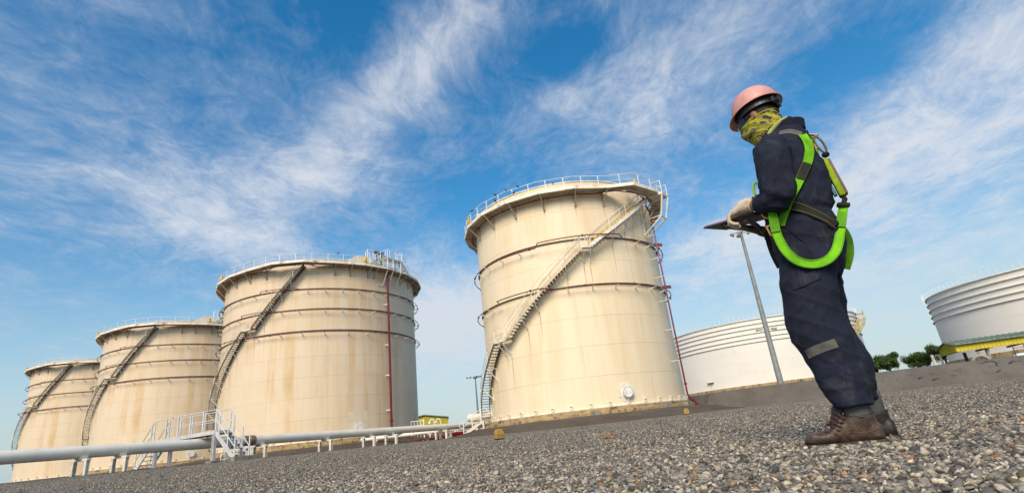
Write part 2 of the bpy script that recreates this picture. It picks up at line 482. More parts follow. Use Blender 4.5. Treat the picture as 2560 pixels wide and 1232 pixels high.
# dig the soil out from under the gravel pad and roughen it elsewhere
ins = np.array([math.hypot(x, y) < edge(math.atan2(x, y)) for x, y in zip(X.ravel(), Y.ravel())]).reshape(X.shape)
rough = np.array([noise.fractal(Vector((x*.55, y*.55, 0)), .8, 2.0, 4) if abs(x) < 60 and 10 < y < 100 else 0 for x, y in zip(X.ravel(), Y.ravel())]).reshape(X.shape)
Z = np.where(ins, Z-.10, Z + .05*np.clip(rough, -1, 1))
ground = grid_mesh('ground', X, Y, Z, M['soil']); tag(ground, 'bare brown soil around the tank bases and pipeline', 'ground', kind='structure')

azs = np.linspace(-PI, PI, 361)
tt = np.concatenate([[.002], np.linspace(.03, 1, 60)**1.6])
E_ = np.array([edge(a) for a in azs])
wob = np.array([.12*noise.noise(Vector((math.cos(a)*40, math.sin(a)*40, 0))) for a in azs]); wob[-1] = wob[0]
RR = (E_+wob)[None, :]*tt[:, None]
GX = np.sin(azs)[None, :]*RR; GY = np.cos(azs)[None, :]*RR
GZ = g0(GX, GY)
GZ[-1] -= .12
gravel = grid_mesh('gravel_yard', GX, GY, GZ, M['gravel']); tag(gravel, 'grey crushed stone yard the worker stands on', 'gravel', kind='structure')

# loose stones: real solids, dense near the worker, thinning out with distance
def stones(N, r0, r1, power, base):
    """base: unit convex shape verts + triangles"""
    BV, BF = base
    u = nrng.random(N)
    if abs(power) < 1e-6: r = r0*(r1/r0)**u
    else: r = (r0**power + u*(r1**power-r0**power))**(1/power)
    a = nrng.uniform(R_(-60), R_(60), N)
    x = np.sin(a)*r; y = np.cos(a)*r
    emax = np.interp(a, azs, E_) - .08
    keep = r < emax
    x, y, r = x[keep], y[keep], r[keep]; n = len(x)
    s = np.clip(np.exp(nrng.normal(math.log(.0078), .36, n)), .0035, .017)*(1+.45*sstep(r, 5, 14))
    big = nrng.random(n) < .025; s[big] *= 1.35
    sc = np.stack([np.ones(n), nrng.uniform(.5,.95,n), nrng.uniform(.25,.62,n)], 1)*s[:, None]
    jit = 1 + nrng.uniform(-.42, .36, (n, len(BV), 3))
    V = BV[None]*jit*sc[:, None, :]
    # random tilt (mostly lying flat) and heading
    t1 = nrng.normal(0, .42, n); t2 = nrng.normal(0, .42, n); t3 = nrng.uniform(0, 2*PI, n)
    def rot(V, i, j, t):
        c, sn = np.cos(t)[:, None], np.sin(t)[:, None]
        A, B = V[:,:,i].copy(), V[:,:,j].copy(); V[:,:,i] = c*A - sn*B; V[:,:,j] = sn*A + c*B
    rot(V, 1, 2, t1); rot(V, 0, 2, t2); rot(V, 0, 1, t3)
    z = g0(x, y) + s*nrng.uniform(-.15, .50, n)
    V += np.stack([x, y, z], 1)[:, None, :]
    F = BF[None] + (np.arange(n)*len(BV))[:, None, None]
    return V.reshape(-1, 3), F.reshape(-1, 3)
ph = (1+5**.5)/2
ICO = np.array([(-1,ph,0),(1,ph,0),(-1,-ph,0),(1,-ph,0),(0,-1,ph),(0,1,ph),(0,-1,-ph),(0,1,-ph),(ph,0,-1),(ph,0,1),(-ph,0,-1),(-ph,0,1)])/math.hypot(1, ph)
ICOF = np.array([(0,11,5),(0,5,1),(0,1,7),(0,7,10),(0,10,11),(1,5,9),(5,11,4),(11,10,2),(10,7,6),(7,1,8),(3,9,4),(3,4,2),(3,2,6),(3,6,8),(3,8,9),(4,9,5),(2,4,11),(6,2,10),(8,6,7),(9,8,1)])
CUB = np.array([(sx,sy,sz) for sz in (-.62,.62) for sx, sy in ((-.62,-.62),(.62,-.62),(.62,.62),(-.62,.62))])
CUBF = np.array([(3,2,1),(3,1,0),(4,5,6),(4,6,7),(0,1,5),(0,5,4),(1,2,6),(1,6,5),(2,3,7),(2,7,6),(3,0,4),(3,4,7)])
Va, Fa = stones(90000, .9, 4.2, 1.75, (ICO, ICOF))
Vb, Fb = stones(170000, 4.2, 55, 0.0, (CUB, CUBF))
V = np.concatenate([Va, Vb]); F = np.concatenate([Fa, Fb+len(Va)])
me = bpy.data.meshes.new('gravel_stones')
me.vertices.add(len(V)); me.vertices.foreach_set('co', V.ravel())
me.loops.add(F.size); me.loops.foreach_set('vertex_index', F.ravel().astype(np.int32))
me.polygons.add(len(F)); me.polygons.foreach_set('loop_start', np.arange(0, F.size, 3, dtype=np.int32))
me.update(calc_edges=True)
gs = bpy.data.objects.new('gravel_stones', me); COL.objects.link(gs); me.materials.append(M['stone'])
tag(gs, 'loose grey and beige crushed stones covering the yard', 'gravel', kind='stuff')

# earth bund behind the worker
def resample(poly, step):
    out = []; 
    for a, b in zip(poly, poly[1:]):
        a, b = Vector(a), Vector(b); n = max(1, int((b-a).length/step))
        out += [a.lerp(b, i/n) for i in range(n)]
    return out + [Vector(poly[-1])]
line = resample(BUND, .3)
prof = [(-.02,-.25),(.05,.02),(.16,.22),(.30,.46),(.45,.70),(.60,.95),(.74,1.2),(.86,1.4),(.95,1.50),(1.04,1.555),(1.25,1.58),(1.55,1.57),(1.8,1.55),(2.4,1.1),(3.4,.2),(4.0,-.3)]
X = np.zeros((len(line), len(prof))); Y = X.copy(); Z = X.copy()
for i, p in enumerate(line):
    a = line[max(i-2, 0)]; b = line[min(i+2, len(line)-1)]; d = (b-a).normalized(); nn = Vector((-d.y, d.x))
    if nn.y < 0: nn = -nn
    zb = float(g0(p.x, p.y))
    for j, (o, h) in enumerate(prof):
        w = noise.fractal(Vector((p.x*.8, p.y*.8, h*1.6)), .8, 2, 4)*.055
        w2 = noise.noise(Vector((p.x*.12, p.y*.12, 5)))*.05
        hh = h*(1.0+w2) + w*.35*(h > .1)
        q = p + nn*(o + w*(h > -.1))
        X[i,j], Y[i,j], Z[i,j] = q.x, q.y, zb+hh
bund = grid_mesh('earth_bund', X, Y, Z, M['bund'])
tag(bund, 'long grey rendered earth bund wall behind the worker at the far edge of the gravel', 'bund wall')
# ----------------------------------------------------------------- tanks
M['stair_tan'] = paint('stair_tan', (.60,.50,.36), .55, .15, 2, (.25,.16,.09), .3)
M['rust_light'] = paint('rust_wash', (.66,.50,.30), .6, .12, 2)
M['rust_dark'] = paint('rust_line', (.42,.27,.13), .6, .25, 3)
def shell_mesh(name, R, z0, z1, mat, parent, n=160, a0=0.0):
    vs = []; fs = []
    me = bpy.data.meshes.new(name)
    rows = 10
    for j in range(rows+1):
        z = z0+(z1-z0)*j/rows
        for k in range(n+1):
            a = 2*PI*k/n + a0; vs.append((R*math.cos(a), R*math.sin(a), z))
    m = n+1
    for j in range(rows):
        for k in range(n): fs.append((j*m+k, j*m+k+1, (j+1)*m+k+1, (j+1)*m+k))
    me.from_pydata(vs, [], fs)
    uvl = me.uv_layers.new(name='plates')
    for i, lp in enumerate(me.loops):
        vi = lp.vertex_index; k = vi % m; j = vi//m
        uvl.data[i].uv = (2*PI*k/n*R + 40, (z1-z0)*j/rows)
    me.polygons.foreach_set('use_smooth', [True]*len(fs))
    return link(name, me, mat, parent)

def handrail(mb, pts, h=1.05, r=.028, mid=True, post_mb=None, step=1):
    top = [Vector(p)+Vector((0,0,h)) for p in pts]
    mb.tube(top, r, 6)
    if mid: mb.tube([Vector(p)+Vector((0,0,h*.52)) for p in pts], r*.85, 6)
    for p in pts[::step]:
        (post_mb or mb).bar(p, Vector(p)+Vector((0,0,h)), .055, .055)

def flight(parent, off, R, th0, z0, th1, z1, treadmat, strmat, railmat, rin=.14, rout=.92, edge=None, rails=True):
    """one curved flight hugging the shell, from (th0,z0) up to (th1,z1)"""
    n = max(4, int(abs(th1-th0)/2.0))
    q = lambda r, s: pol(R+r, th0+(th1-th0)*s, z0+(z1-z0)*s-off)
    st = MB()
    for r in (rin, rout):
        for i in range(n):
            st.bar(q(r, i/n), q(r, (i+1)/n + (.004 if i < n-1 else 0)), .05, .26)
    for s in (.004, .996): st.bar(q(rin, s), q(rout, s), .05, .08)
    fl = st.build('stair_flight', strmat, parent)
    tr = MB(); nt = max(3, int((z1-z0)/.215))
    dth = math.copysign(1, th1-th0)
    for i in range(nt):
        s = (i+.5)/nt; th = th0+(th1-th0)*s; a = R_(th)
        c = pol(R+(rin+rout)/2, th, z0+(z1-z0)*s-off+.02)
        tr.box(c, (rout-rin-.054, .235, .035), a)
    tr.build('treads', treadmat, fl)
    if edge is not None:
        nb = MB()
        for i in range(nt):
            s = (i+.5)/nt; th = th0+(th1-th0)*s; a = R_(th)
            c = pol(R+rout-.04, th, z0+(z1-z0)*s-off+.20); nb.box(c, (.03, .23, .26), a)
            c = pol(R+(rin+rout)/2, th, z0+(z1-z0)*s-off-.01); nb.box(c, (rout-rin-.1, .05, .02), a)
        nb.build('tread_nosing', edge, fl)
    if rails:
        hr = MB()
        for r in (rin, rout):
            m = max(2, int((z1-z0)/1.25)); pts = [q(r, i/m)+Vector((0,0,.1)) for i in range(m+1)]
            fine = [q(r, i/(3*m))+Vector((0,0,.1)) for i in range(3*m+1)]
            hr.tube([p+Vector((0,0,1.0)) for p in fine], .024, 6); hr.tube([p+Vector((0,0,.52)) for p in fine], .02, 6)
            for p in pts: hr.bar(p-Vector((0,0,.1)), p+Vector((0,0,1.0)), .05, .05)
        hr.build('handrail', railmat, fl)
    return fl

def landing(parent, off, R, tha, thb, z, mat, railmat, rin=.14, rout=.92):
    mb = MB(); n = 5
    for i in range(n):
        a0, a1 = tha+(thb-tha)*i/n, tha+(thb-tha)*(i+1)/n
        mb.bar(pol(R+rout, a0, z-off), pol(R+rout, a1, z-off), .05, .2)
        mb.bar(pol(R+(rin+rout)/2, a0, z-off+.02), pol(R+(rin+rout)/2, a1, z-off+.02), rout-rin-.056, .04)
    o = mb.build('landing', mat, parent)
    hr = MB()
    fine = [pol(R+rout, tha+(thb-tha)*i/6, z-off+.06) for i in range(7)]
    handrail(hr, fine, 1.05, .024, True, None, 3)
    hr.build('handrail', railmat, o)
    return o

def stair_bracket(parent, off, R, th, z, mat, rout=.95, drop=1.0):
    mb = MB()
    a = lambda r, zz: pol(R+r, th, zz-off)
    mb.bar(a(.0, z-.2), a(rout, z-.2), .075, .075)
    mb.bar(a(.02, z-.2-drop), a(rout-.06, z-.25), .065, .065)
    mb.bar(a(.03, z-.2-drop-.12), a(.03, z-.1), .05, .06)
    mb.build('stair_bracket', mat, parent)

def make_tank(cfg):
    c, R, zb, z0, zt, zw = cfg['c'], cfg['R'], cfg['zb'], cfg['z0'], cfg['zt'], cfg['zw']
    off = zb
    t = thing('storage_tank', (c.x, c.y, zb), cfg['label'], 'storage tank', cfg['group'])
    L = lambda r, th, z: pol(r, th, z-off)
    # shell with its bottom chime
    shell = shell_mesh('shell', R, z0-off, zt-off, cfg['shell'], t)
    MB().lathe([(R+.002, z0-off-.002),(R+.11,z0-off-.002),(R+.11,z0-off+.055),(R+.002,z0-off+.055)], 120).build('bottom_flange', M['rail'], t)
    MB().lathe([(R+.01,zt-off-.06),(R+.07,zt-off-.06),(R+.07,zt-off+.03),(R-.12,zt-off+.03)], 120).build('top_angle', M['trim'], t)
    MB().lathe([(R-.12, zt-off+.02),(.01, zt-off+.75)], 64).build('roof', M['trim'], t)
    # stepped concrete ring
    zm = (zb+z0)/2+.08
    MB().lathe([(R+.78, -.5),(R+.78, zm-off-.14),(R+.72, zm-off-.10),(R+.36, zm-off-.10),(R+.36, z0-off-.05),(R+.31, z0-off-.004),(R-.3, z0-off-.004)], 140, smooth=False).build('foundation', M['concrete'], t)
    lo, hi = cfg['see']
    # anchor brackets round the foot
    mb = MB().bar((.015,0,0),(.015,0,.36),.10,.05).bar((.13,-.07,0.0),(.13,-.07,.27),.14,.025).bar((.13,.07,0.0),(.13,.07,.27),.14,.025).box((.13,0,.285),(.2,.19,.03)).cyl((.15,0,.05),(.15,0,.38),.022,6)
    a0 = mb.build('anchor_bracket', M['trim'], t)
    ths = list(np.arange(lo, hi, cfg['anchor']))
    for i, th in enumerate(ths):
        o = a0 if i == 0 else clone(a0, t)
        o.location = L(R, th, z0+.055); o.rotation_euler = (0,0,R_(th))
    # walkway: straight segments between corners
    cor = cfg['corners']           # (theta, inner offset, outer offset)
    dk = MB(); ed = MB()
    n = len(cor)
    for i in range(n):
        (ta, ia, oa), (tb, ib, ob) = cor[i], cor[(i+1) % n]
        if (tb-ta) % 360 > 40: continue
        P_ = [L(R+ia, ta, zw), L(R+oa, ta, zw), L(R+ob, tb, zw), L(R+ib, tb, zw)]
        top = [p+Vector((0,0,.03)) for p in P_]; bot = [p-Vector((0,0,.03)) for p in P_]
        dk.add(bot+top, [(0,1,2,3),(7,6,5,4),(0,4,5,1),(1,5,6,2),(2,6,7,3),(3,7,4,0)])
        ed.bar(P_[1]+Vector((0,0,.05)), P_[2]+Vector((0,0,.05)), .06, .30)
        # stiffeners below
        dk.bar(L(R+(ia+oa)/2, ta, zw-.09), L(R+(ib+ob)/2, tb, zw-.09), .05, .11)
    wk = dk.build('walkway', M['deck'], t)
    ed.build('toe_plate', M['deck_edge'], wk)
    rl = MB()
    ptsT = [L(R+o_-.02, th, zw+1.1) for th, i_, o_ in cor]; ptsM = [L(R+o_-.02, th, zw+.58) for th, i_, o_ in cor]
    rl.tube(ptsT, .027, 6, closed=True); rl.tube(ptsM, .022, 6, closed=True)
    rail = rl.build('railing', M['rail'], t)
    pm = MB().bar((0,0,0),(0,0,1.1),.06,.06); post0 = None
    for i in range(n):
        (ta, ia, oa), (tb, ib, ob) = cor[i], cor[(i+1) % n]
        dth = (tb-ta) % 360
        if dth > 40: continue
        for s in ((.25, .75) if dth > 12 else (.5,)):
            p = L(R+oa-.02, ta, zw).lerp(L(R+ob-.02, tb, zw), s)
            if post0 is None: post0 = pm.build('post', M['rail'], rail); o = post0
            else: o = clone(post0, rail)
            o.location = p; o.rotation_euler = (0,0,R_((ta+tb)/2))
    # brackets carrying the walkway
    bm = MB().bar((.04,0,-1.38),(.04,0,-.06),.08,.09).bar((.08,0,-.12),(1.18,0,-.12),.07,.10).bar((.07,0,-1.33),(1.12,0,-.17),.085,.085).box((.02,0,-1.3),(.03,.2,.22))
    b0 = None
    for th in cfg['bracket_th']:
        if b0 is None: b0 = bm.build('bracket', M['brown_steel'], t); o = b0
        else: o = clone(b0, t)
        o.location = L(R, th, zw); o.rotation_euler = (0,0,R_(th))
    # dark angle rings and red cooling pipes
    pb = MB().bar((0,0,0),(.74,0,.0),.05,.05).bar((.0,0,-.2),(.0,0,.06),.12,.04).bar((.02,0,-.17),(.4,0,-.02),.035,.035)
    p0 = None
    for zg, path, arms in cfg['rings']:
        if zg: MB().lathe([(R-.01,zg-off+.05),(R+.13,zg-off+.05),(R+.13,zg-off-.035),(R-.01,zg-off-.035)], 140, smooth=False).build('stiffener_ring', M['girder_dark'], t)
        pts = []
        for (ta, ra, za), (tb, rb, zb_) in zip(path, path[1:]):
            k = max(1, int(abs(tb-ta)/3))
            pts += [L(R+ra+(rb-ra)*i/k, ta+(tb-ta)*i/k, za+(zb_-za)*i/k) for i in range(k)]
        ta, ra, za = path[-1]; pts.append(L(R+ra, ta, za))
        mbp = MB().tube(pts, .047, 6)
        for q in pts[3::9]: mbp.box(q, (.15,.15,.15), rng.random())
        mbp.build('cooling_pipe', M['red'], t)
        for th in arms:
            zc = None
            for (ta, ra, za), (tb, rb, zb_) in zip(path, path[1:]):
                if min(ta,tb) <= th <= max(ta,tb): zc = za+(zb_-za)*(th-ta)/(tb-ta)
            if zc is None: continue
            if p0 is None: p0 = pb.build('pipe_arm', M['trim'], t); o = p0
            else: o = clone(p0, t)
            o.location = L(R, th, zc-.10); o.rotation_euler = (0,0,R_(th))
    # stairs
    for kind, *a in cfg['stairs']:
        if kind == 'f':
            th0, z0_, th1, z1_, tm, sm, em = a
            flight(t, off, R, th0, z0_, th1, z1_, M[tm], M[sm], M['trim'], edge=M[em] if em else None)
        elif kind == 'l': landing(t, off, R, a[0], a[1], a[2], M['trim'], M['trim'])
        else: stair_bracket(t, off, R, a[0], a[1], M['trim'])
    # rust run-downs below the stair and walkway brackets, each one its own stain on the shell
    rs = random.Random(int(R*100))
    starts = [(a_[0], a_[1]-1.3, rs.uniform(1.0, 3.2)) for k_, *a_ in cfg['stairs'] if k_ == 'b'] + [(b_, zw-1.4, rs.uniform(.3, 1.3)) for b_ in cfg['bracket_th']]
    for th_, zs, ln in starts:
        mbr = MB(); n_ = 6; rows_ = []
        zs2 = max(z0+.2, zs-ln)
        for i_ in range(n_+1):
            s_ = i_/n_; o2 = rs.uniform(-.01,.01)
            w1 = .13*(1-.75*s_)*(.8+.4*rs.random())/2/R*57.3; w2 = w1*.34*max(0, 1-s_*1.15)
            zz = zs+(zs2-zs)*s_
            rows_ += [L(R+.004, th_-w1+o2, zz), L(R+.005, th_-w2+o2, zz), L(R+.005, th_+w2+o2, zz), L(R+.004, th_+w1+o2, zz)]
        fs_2 = [(4*i_+k_, 4*i_+k_+1, 4*i_+k_+5, 4*i_+k_+4) for i_ in range(n_) for k_ in range(3)]
        mbr.add(rows_, fs_2)
        ro_ = mbr.build('rust_run', M['rust_light'], shell); ro_.data.materials.append(M['rust_dark'])
        if len(ro_.data.polygons) == len(fs_2):
            for k_, pg in enumerate(ro_.data.polygons): pg.material_index = 1 if k_ % 3 == 1 else 0
    # manhole
    th, z, r = cfg['manhole']
    a = R_(th); ca, sa = math.cos(a), math.sin(a)
    mp = Matrix(((0,0,1),(1,0,0),(0,1,0))).transposed()   # disc axis along +X
    mh = thing('manhole', (0,0,0), None, None) if False else None
    plate = MB(); oct_ = [(math.cos(PI/8+k*PI/4)*r*1.85, math.sin(PI/8+k*PI/4)*r*1.85) for k in range(8)]
    def bend(y, zz, d): # a point on the curved shell, d metres proud of it
        a2 = y/R; return ((R+d)*math.cos(a2), (R+d)*math.sin(a2), zz)
    vs = [bend(0,0,.02)]+[bend(y,zz,.02) for y, zz in oct_]+[bend(y,zz,-.02) for y, zz in oct_]
    fs = [(0,1+k,1+(k+1)%8) for k in range(8)]+[(1+k,9+k,9+(k+1)%8,1+(k+1)%8) for k in range(8)]
    plate.add(vs, fs)
    mo = plate.build('manhole', M['trim'] if cfg['shell'] is not M['shell_white'] else M['rail'], t)
    mo.rotation_euler = (0,0,a); mo.location = (0,0,z-off)
    MB().cyl((R,0,0),(R+.24,0,0),r*.82,28).cyl((R+.24,0,0),(R+.275,0,0),r,32).build('neck', M['trim'], mo)
    MB().cyl((R+.28,0,0),(R+.315,0,0),r*.99,32).build('cover', M['rail'], mo)
    bl = MB()
    for k in range(26):
        b_ = 2*PI*k/26; bl.cyl((R+.3,math.cos(b_)*r*.9,math.sin(b_)*r*.9),(R+.36,math.cos(b_)*r*.9,math.sin(b_)*r*.9),.026,6)
    for sy in (-.3,.3):
        bl.tube([(R+.31,sy*r*1.3,-.1),(R+.38,sy*r*1.3,-.1),(R+.38,sy*r*1.3,.1),(R+.31,sy*r*1.3,.1)], .014, 6)
    bl.build('bolts', M['brown_steel'], mo)
    return t, L

def ring_corners(step, start, inn, out, special):
    cs = []
    for k in range(int(round(360/step))):
        th = start + k*step; i_, o_ = inn, out
        for a, b, si, so in special:
            if a <= ((th+180) % 360)-180 <= b: i_, o_ = si, so
        cs.append((th, i_, o_))
    return cs

# --- nearest tank, centre of the picture
see1 = (-190, 0)
cfg1 = dict(c=C1, R=RT1, zb=1.13, z0=1.64, zt=21.3, zw=20.15, shell=M['shell'], see=see1, anchor=9.6, group='row of cream storage tanks with outside stairs',
    label='tall cream storage tank nearest the camera, long zigzag stair across its front, birds on top',
    corners=[(-177+18*k, .03, 1.2) for k in range(7)]+[(-58,1.0,2.25),(-41,1.0,2.3),(-27,.6,1.7)]+[(-13+18.2*k, .03, 1.2) for k in range(11)],
    bracket_th=[-176,-158.2,-139.1,-121.4,-103.8,-86.1,-69.3,-34.2,-25,-16,0,20,160],
    rings=[(None, [(-192,.45,19.78),(-76,.45,19.78),(-66,1.1,19.86),(-52,1.3,19.86),(-40,.9,19.8),(-34,.45,19.7)], []),
           (15.72, [(-205,.55,15.35),(-111,.55,15.35),(-108.5,1.05,15.6),(-67,1.05,15.72),(-63,.6,15.5),(20,.55,15.5)], [-196,-184,-172,-160,-147,-134,-121,-52,-40,-28,-16,-4,8]),
           (11.57, [(-205,.55,11.35),(-137,.55,11.35),(-136,1.05,11.5),(-109,1.05,11.6),(-103,.6,11.42),(20,.55,11.4)], [-196,-184,-172,-160,-148,-97,-84,-71,-58,-45,-32,-19,-6,8])],
    stairs=[('f',-176.5,2.05,-142,7.98,'tread','dark_steel',None),('l',-142,-133.5,8.06),('f',-133.5,8.1,-87.5,14.6,'tread','stair_tan',None),('l',-87.5,-82.5,14.72),
            ('f',-82.5,14.8,-36.5,20.2,'tread','rail','yellow'),
            ('b',-169,3.5),('b',-161,4.75),('b',-152,6.3),('b',-139,8.0,),('b',-135.5,8.0),('b',-122,9.7),('b',-114,10.8),('b',-96.5,13.3),('b',-86.5,14.6),('b',-83,14.6),('b',-68,16.5),('b',-58,17.7),('b',-50,18.6)],
    manhole=(-74.7, 2.62, .44))
T1, L1 = make_tank(cfg1)
# upper platform box, ladder cage and struts on the right of the first tank
def pot(parent, L, R, th, z, r=.13, name='foam_pot'):
    p = L(R, th, z)
    MB().cyl(p, p+Vector((0,0,.55)), r*.42, 10).cyl(p+Vector((0,0,.5)), p+Vector((0,0,.62)), r*.8, 12).cyl(p+Vector((0,0,.62)), p+Vector((0,0,1.05)), r, 14).cyl(p+Vector((0,0,1.05)), p+Vector((0,0,1.1)), r*.7, 12).build(name, M['yellow'], parent)
pot(T1, L1, RT1+1.0, -160, 20.2, .14)
pot(T1, L1, RT1+1.25, -50.5, 20.2, .17)
for th, w, h in ((-153.5,1.0,1.05),(-53,.9,.8)):
    bx = MB(); p = L1(RT1+.25 if th < -100 else RT1+.9, th, 20.2)
    a = R_(th+90); e = Vector((math.cos(a), math.sin(a), 0)); d = Vector((-e.y, e.x, 0))
    sec = [(-w/2,0),(w/2,0),(w/2,h*.45),(w*.15,h),(-w*.15,h),(-w/2,h*.45)]
    vs = [p+e*x+d*y+Vector((0,0,zz)) for y in (-.22,.22) for x, zz in sec]
    bx.add(vs, [tuple(range(6)), tuple(range(11,5,-1))]+[((i+1)%6,i,6+i,6+(i+1)%6) for i in range(6)])
    bx.build('vent_box', M['trim'], T1)
lp = MB(); th = -35.5
for r, dth, hgt in ((1.2,-4,0),(2.5,-4,0),(2.5,5,0),(1.2,5,0)): pass
cs = [L1(RT1+1.25, th-4.5, 20.05), L1(RT1+2.55, th-3.4, 20.05), L1(RT1+2.55, th+3.4, 20.05), L1(RT1+1.25, th+4.5, 20.05)]
lp.add([p-Vector((0,0,.12)) for p in cs]+[p+Vector((0,0,.12)) for p in cs], [(0,1,2,3),(7,6,5,4),(0,4,5,1),(1,5,6,2),(2,6,7,3),(3,7,4,0)])
lpo = lp.build('side_platform', M['trim'], T1)
hr = MB()
handrail(hr, [cs[0].lerp(cs[1],.3)+Vector((0,0,.12)), cs[1]+Vector((0,0,.12)), cs[2]+Vector((0,0,.12)), cs[3]+Vector((0,0,.12))], 1.1, .027)
hr.build('railing', M['rail'], lpo)
stt = MB()
for i, dth in ((1,-3.4),(2,3.4)):
    stt.bar(cs[i]-Vector((0,0,.1)), L1(RT1+2.0, th+dth*.8, 17.9), .13, .13); stt.bar(L1(RT1+2.0, th+dth*.8, 17.9), L1(RT1+.05, th+dth*.8, 16.6), .12, .12)
    stt.bar(L1(RT1+.06, th+dth*.8, 16.5), L1(RT1+.06, th+dth*.8, 20.0), .1, .1); stt.bar(L1(RT1, th+dth*.8, 18.0), L1(RT1+2.0, th+dth*.8, 18.0), .08, .08)
stt.bar(L1(RT1+2.0, th-2.7, 17.9), L1(RT1+2.0, th+2.7, 17.9), .08, .08)
stt.build('strut', M['trim'], lpo)
# red riser on the right
r_ = .9; pts = [L1(RT1+.5, -35.2, 19.6), L1(RT1+r_, -37.2, 18.6), L1(RT1+r_, -37.5, 2.5), L1(RT1+r_, -37.5, 2.1), L1(RT1+1.0, -37.0, 1.72), L1(RT1+1.3, -35.6, 1.38), L1(RT1+1.4, -35.2, 1.14)]
rm = MB().tube(pts, .075, 8)
for z in (15.4, 11.35):
    for k in range(3):
        q = L1(RT1+r_-.1+.16*k, -37.5+1.5*k, z+.05); rm.cyl(q-Vector((0,0,.12)), q+Vector((0,0,.12)), .12, 8)
rm.box(L1(RT1+r_, -37.5, 2.9), (.22,.22,.12)); rm.cyl(L1(RT1+1.4,-35.2,1.12), L1(RT1+1.4,-35.2,1.19), .17, 10)
riser = rm.build('riser_pipe', M['red_main'], T1)
ra = MB()
for z in (4.9, 7.6, 10.2, 12.4, 14.2, 16.4, 18.3): ra.bar(L1(RT1, -37.5, z), L1(RT1+1.05, -37.5, z), .06, .05)
ra.build('pipe_clamp', M['trim'], T1)
# small concrete pads set into the foundation
for th in (-92.5, -57, -40):
    p = L1(RT1+.95, th, 1.27); MB().box(p, (.5,.75,.36), R_(th)).build('foundation_pad', M['plinth'], T1, bevel=.02)
# lower access stair standing left of the tank on its own legs
fs_ = thing('access_stair', (-4.15, 51.95, 0), 'short white access stair with looped handrails at the left foot of the nearest tank', 'stair')
top = Vector((-.40,.0,1.98)); bot = Vector((-2.35,-.35,.70)); wv_ = Vector((.10,-.80,0))*.45
st = MB()
for s in (-1,1): st.bar(top+wv_*s+Vector((0,0,-.1)), bot+wv_*s, .06, .26)
st.build('stringer', M['trim'], fs_)
tr = MB()
for i in range(6):
    p = bot.lerp(top, (i+.5)/6); tr.box(p, (.24, .66, .035), R_(8))
tr.build('treads', M['grey_tread'], fs_)
for s in (-1,1):
    hr = MB(); a, b = bot+wv_*s+Vector((.1,0,.2)), top+wv_*s
    for h in (1.0,.55): hr.tube([a+Vector((0,0,h)), b+Vector((0,0,h)), b+Vector((.5,0,h))], .026, 6)
    hr.tube([a+Vector((0,0,1.0)), a+Vector((-.2,-.03,.96)), a+Vector((-.27,-.04,.78)), a+Vector((-.2,-.03,.6)), a+Vector((0,0,.55))], .026, 6)
    for s_ in (.06,.5,.95): hr.bar(a.lerp(b, s_)-Vector((0,0,.2)), a.lerp(b, s_)+Vector((0,0,1.0)), .06, .06)
    hr.build('handrail', M['rail'], fs_)
pl = MB().box((.15,0,1.96), (1.15,.95,.10)); pl.build('platform', M['brown_steel'], fs_)
for x, y in ((-.28,-.38),(-.28,.38),(.55,-.38),(.55,.38)): MB().bar((x,y,.5),(x,y,1.9),.14,.14,up=(0,1,0)).build('leg', M['post_white'], fs_)
MB().bar((-.3,-.38,.62),(-1.2,-.6,.28),.12,.12).build('brace', M['post_white'], fs_)
MB().box((-2.5,-.38,.56),(.6,.9,.32)).build('footing', M['plinth'], fs_, bevel=.03)

# --- tanks of the row to the left: one built, two copies
C2, RT2 = TANKROW[0]
st2 = [('f',-147.5,7.1,-112,15.75,'tread','dark_steel',None),('l',-112,-106.3,15.82),('f',-106.3,15.84,-79.5,23.2,'tread','dark_steel',None),
       ('f',-166,2.6,-147.5,7.0,'tread','dark_steel',None),
       ('b',-161,3.4),('b',-154,5.2),('b',-147,7.2),('b',-140,8.8),('b',-133,10.5),('b',-126,12.2),('b',-119,13.9),('b',-111.5,15.7),('b',-107,15.7),('b',-101,17.3),('b',-96,18.7),('b',-91,20.0),('b',-86,21.4)]
def ring2(z, zl, jog0, jog1, seq):
    return [(-215,.55,zl),(jog0-2,.55,zl),(jog0,1.1,zl+.25),(jog1,1.1,z+.1),(jog1+3,.6,z),(60,.55,z)]
cfg2 = dict(c=C2, R=RT2, zb=1.5, z0=2.12, zt=24.2, zw=23.42, shell=M['shell_stained'], see=(-175,40), anchor=8.2, group='row of cream storage tanks with outside stairs',
    label='rust stained cream storage tank, red riser pipe down its front, raised platform on its roof',
    corners=ring_corners(15, -184, .03, 1.2, [(-97,-72,.5,1.85)]),
    bracket_th=[-172,-158,-146,-135,-124,-112,-101,-64,-55.5,-45,-41,-30,-19,-8,3,14,26,-184],
    rings=[(None, [(-195,.45,23.05),(-100,.45,23.05),(-94,1.15,23.2),(-78,1.2,23.2),(-72,.5,23.02),(50,.45,23.02)], [-104,-68,-58,-48]),
           (20.30, ring2(20.12, 20.0, -101, -84, 1), [-184,-173,-162,-151,-140,-129,-118,-107,-78,-69,-60,-51,-42,-33,-24,-15,-6,3,12,21]),
           (17.70, ring2(17.52, 17.4, -112, -95, 1), [-184,-173,-162,-151,-140,-129,-118,-91,-82,-69,-60,-51,-42,-27,-18,-9,0,9,18]),
           (14.98, ring2(14.68, 14.6, -130, -108, 1), [-184,-173,-162,-151,-140,-104,-91,-80,-69,-57,-46,-26,-16,-6,4,14])],
    stairs=st2, manhole=(-51.1, 3.05, .5))
T2, L2 = make_tank(cfg2)
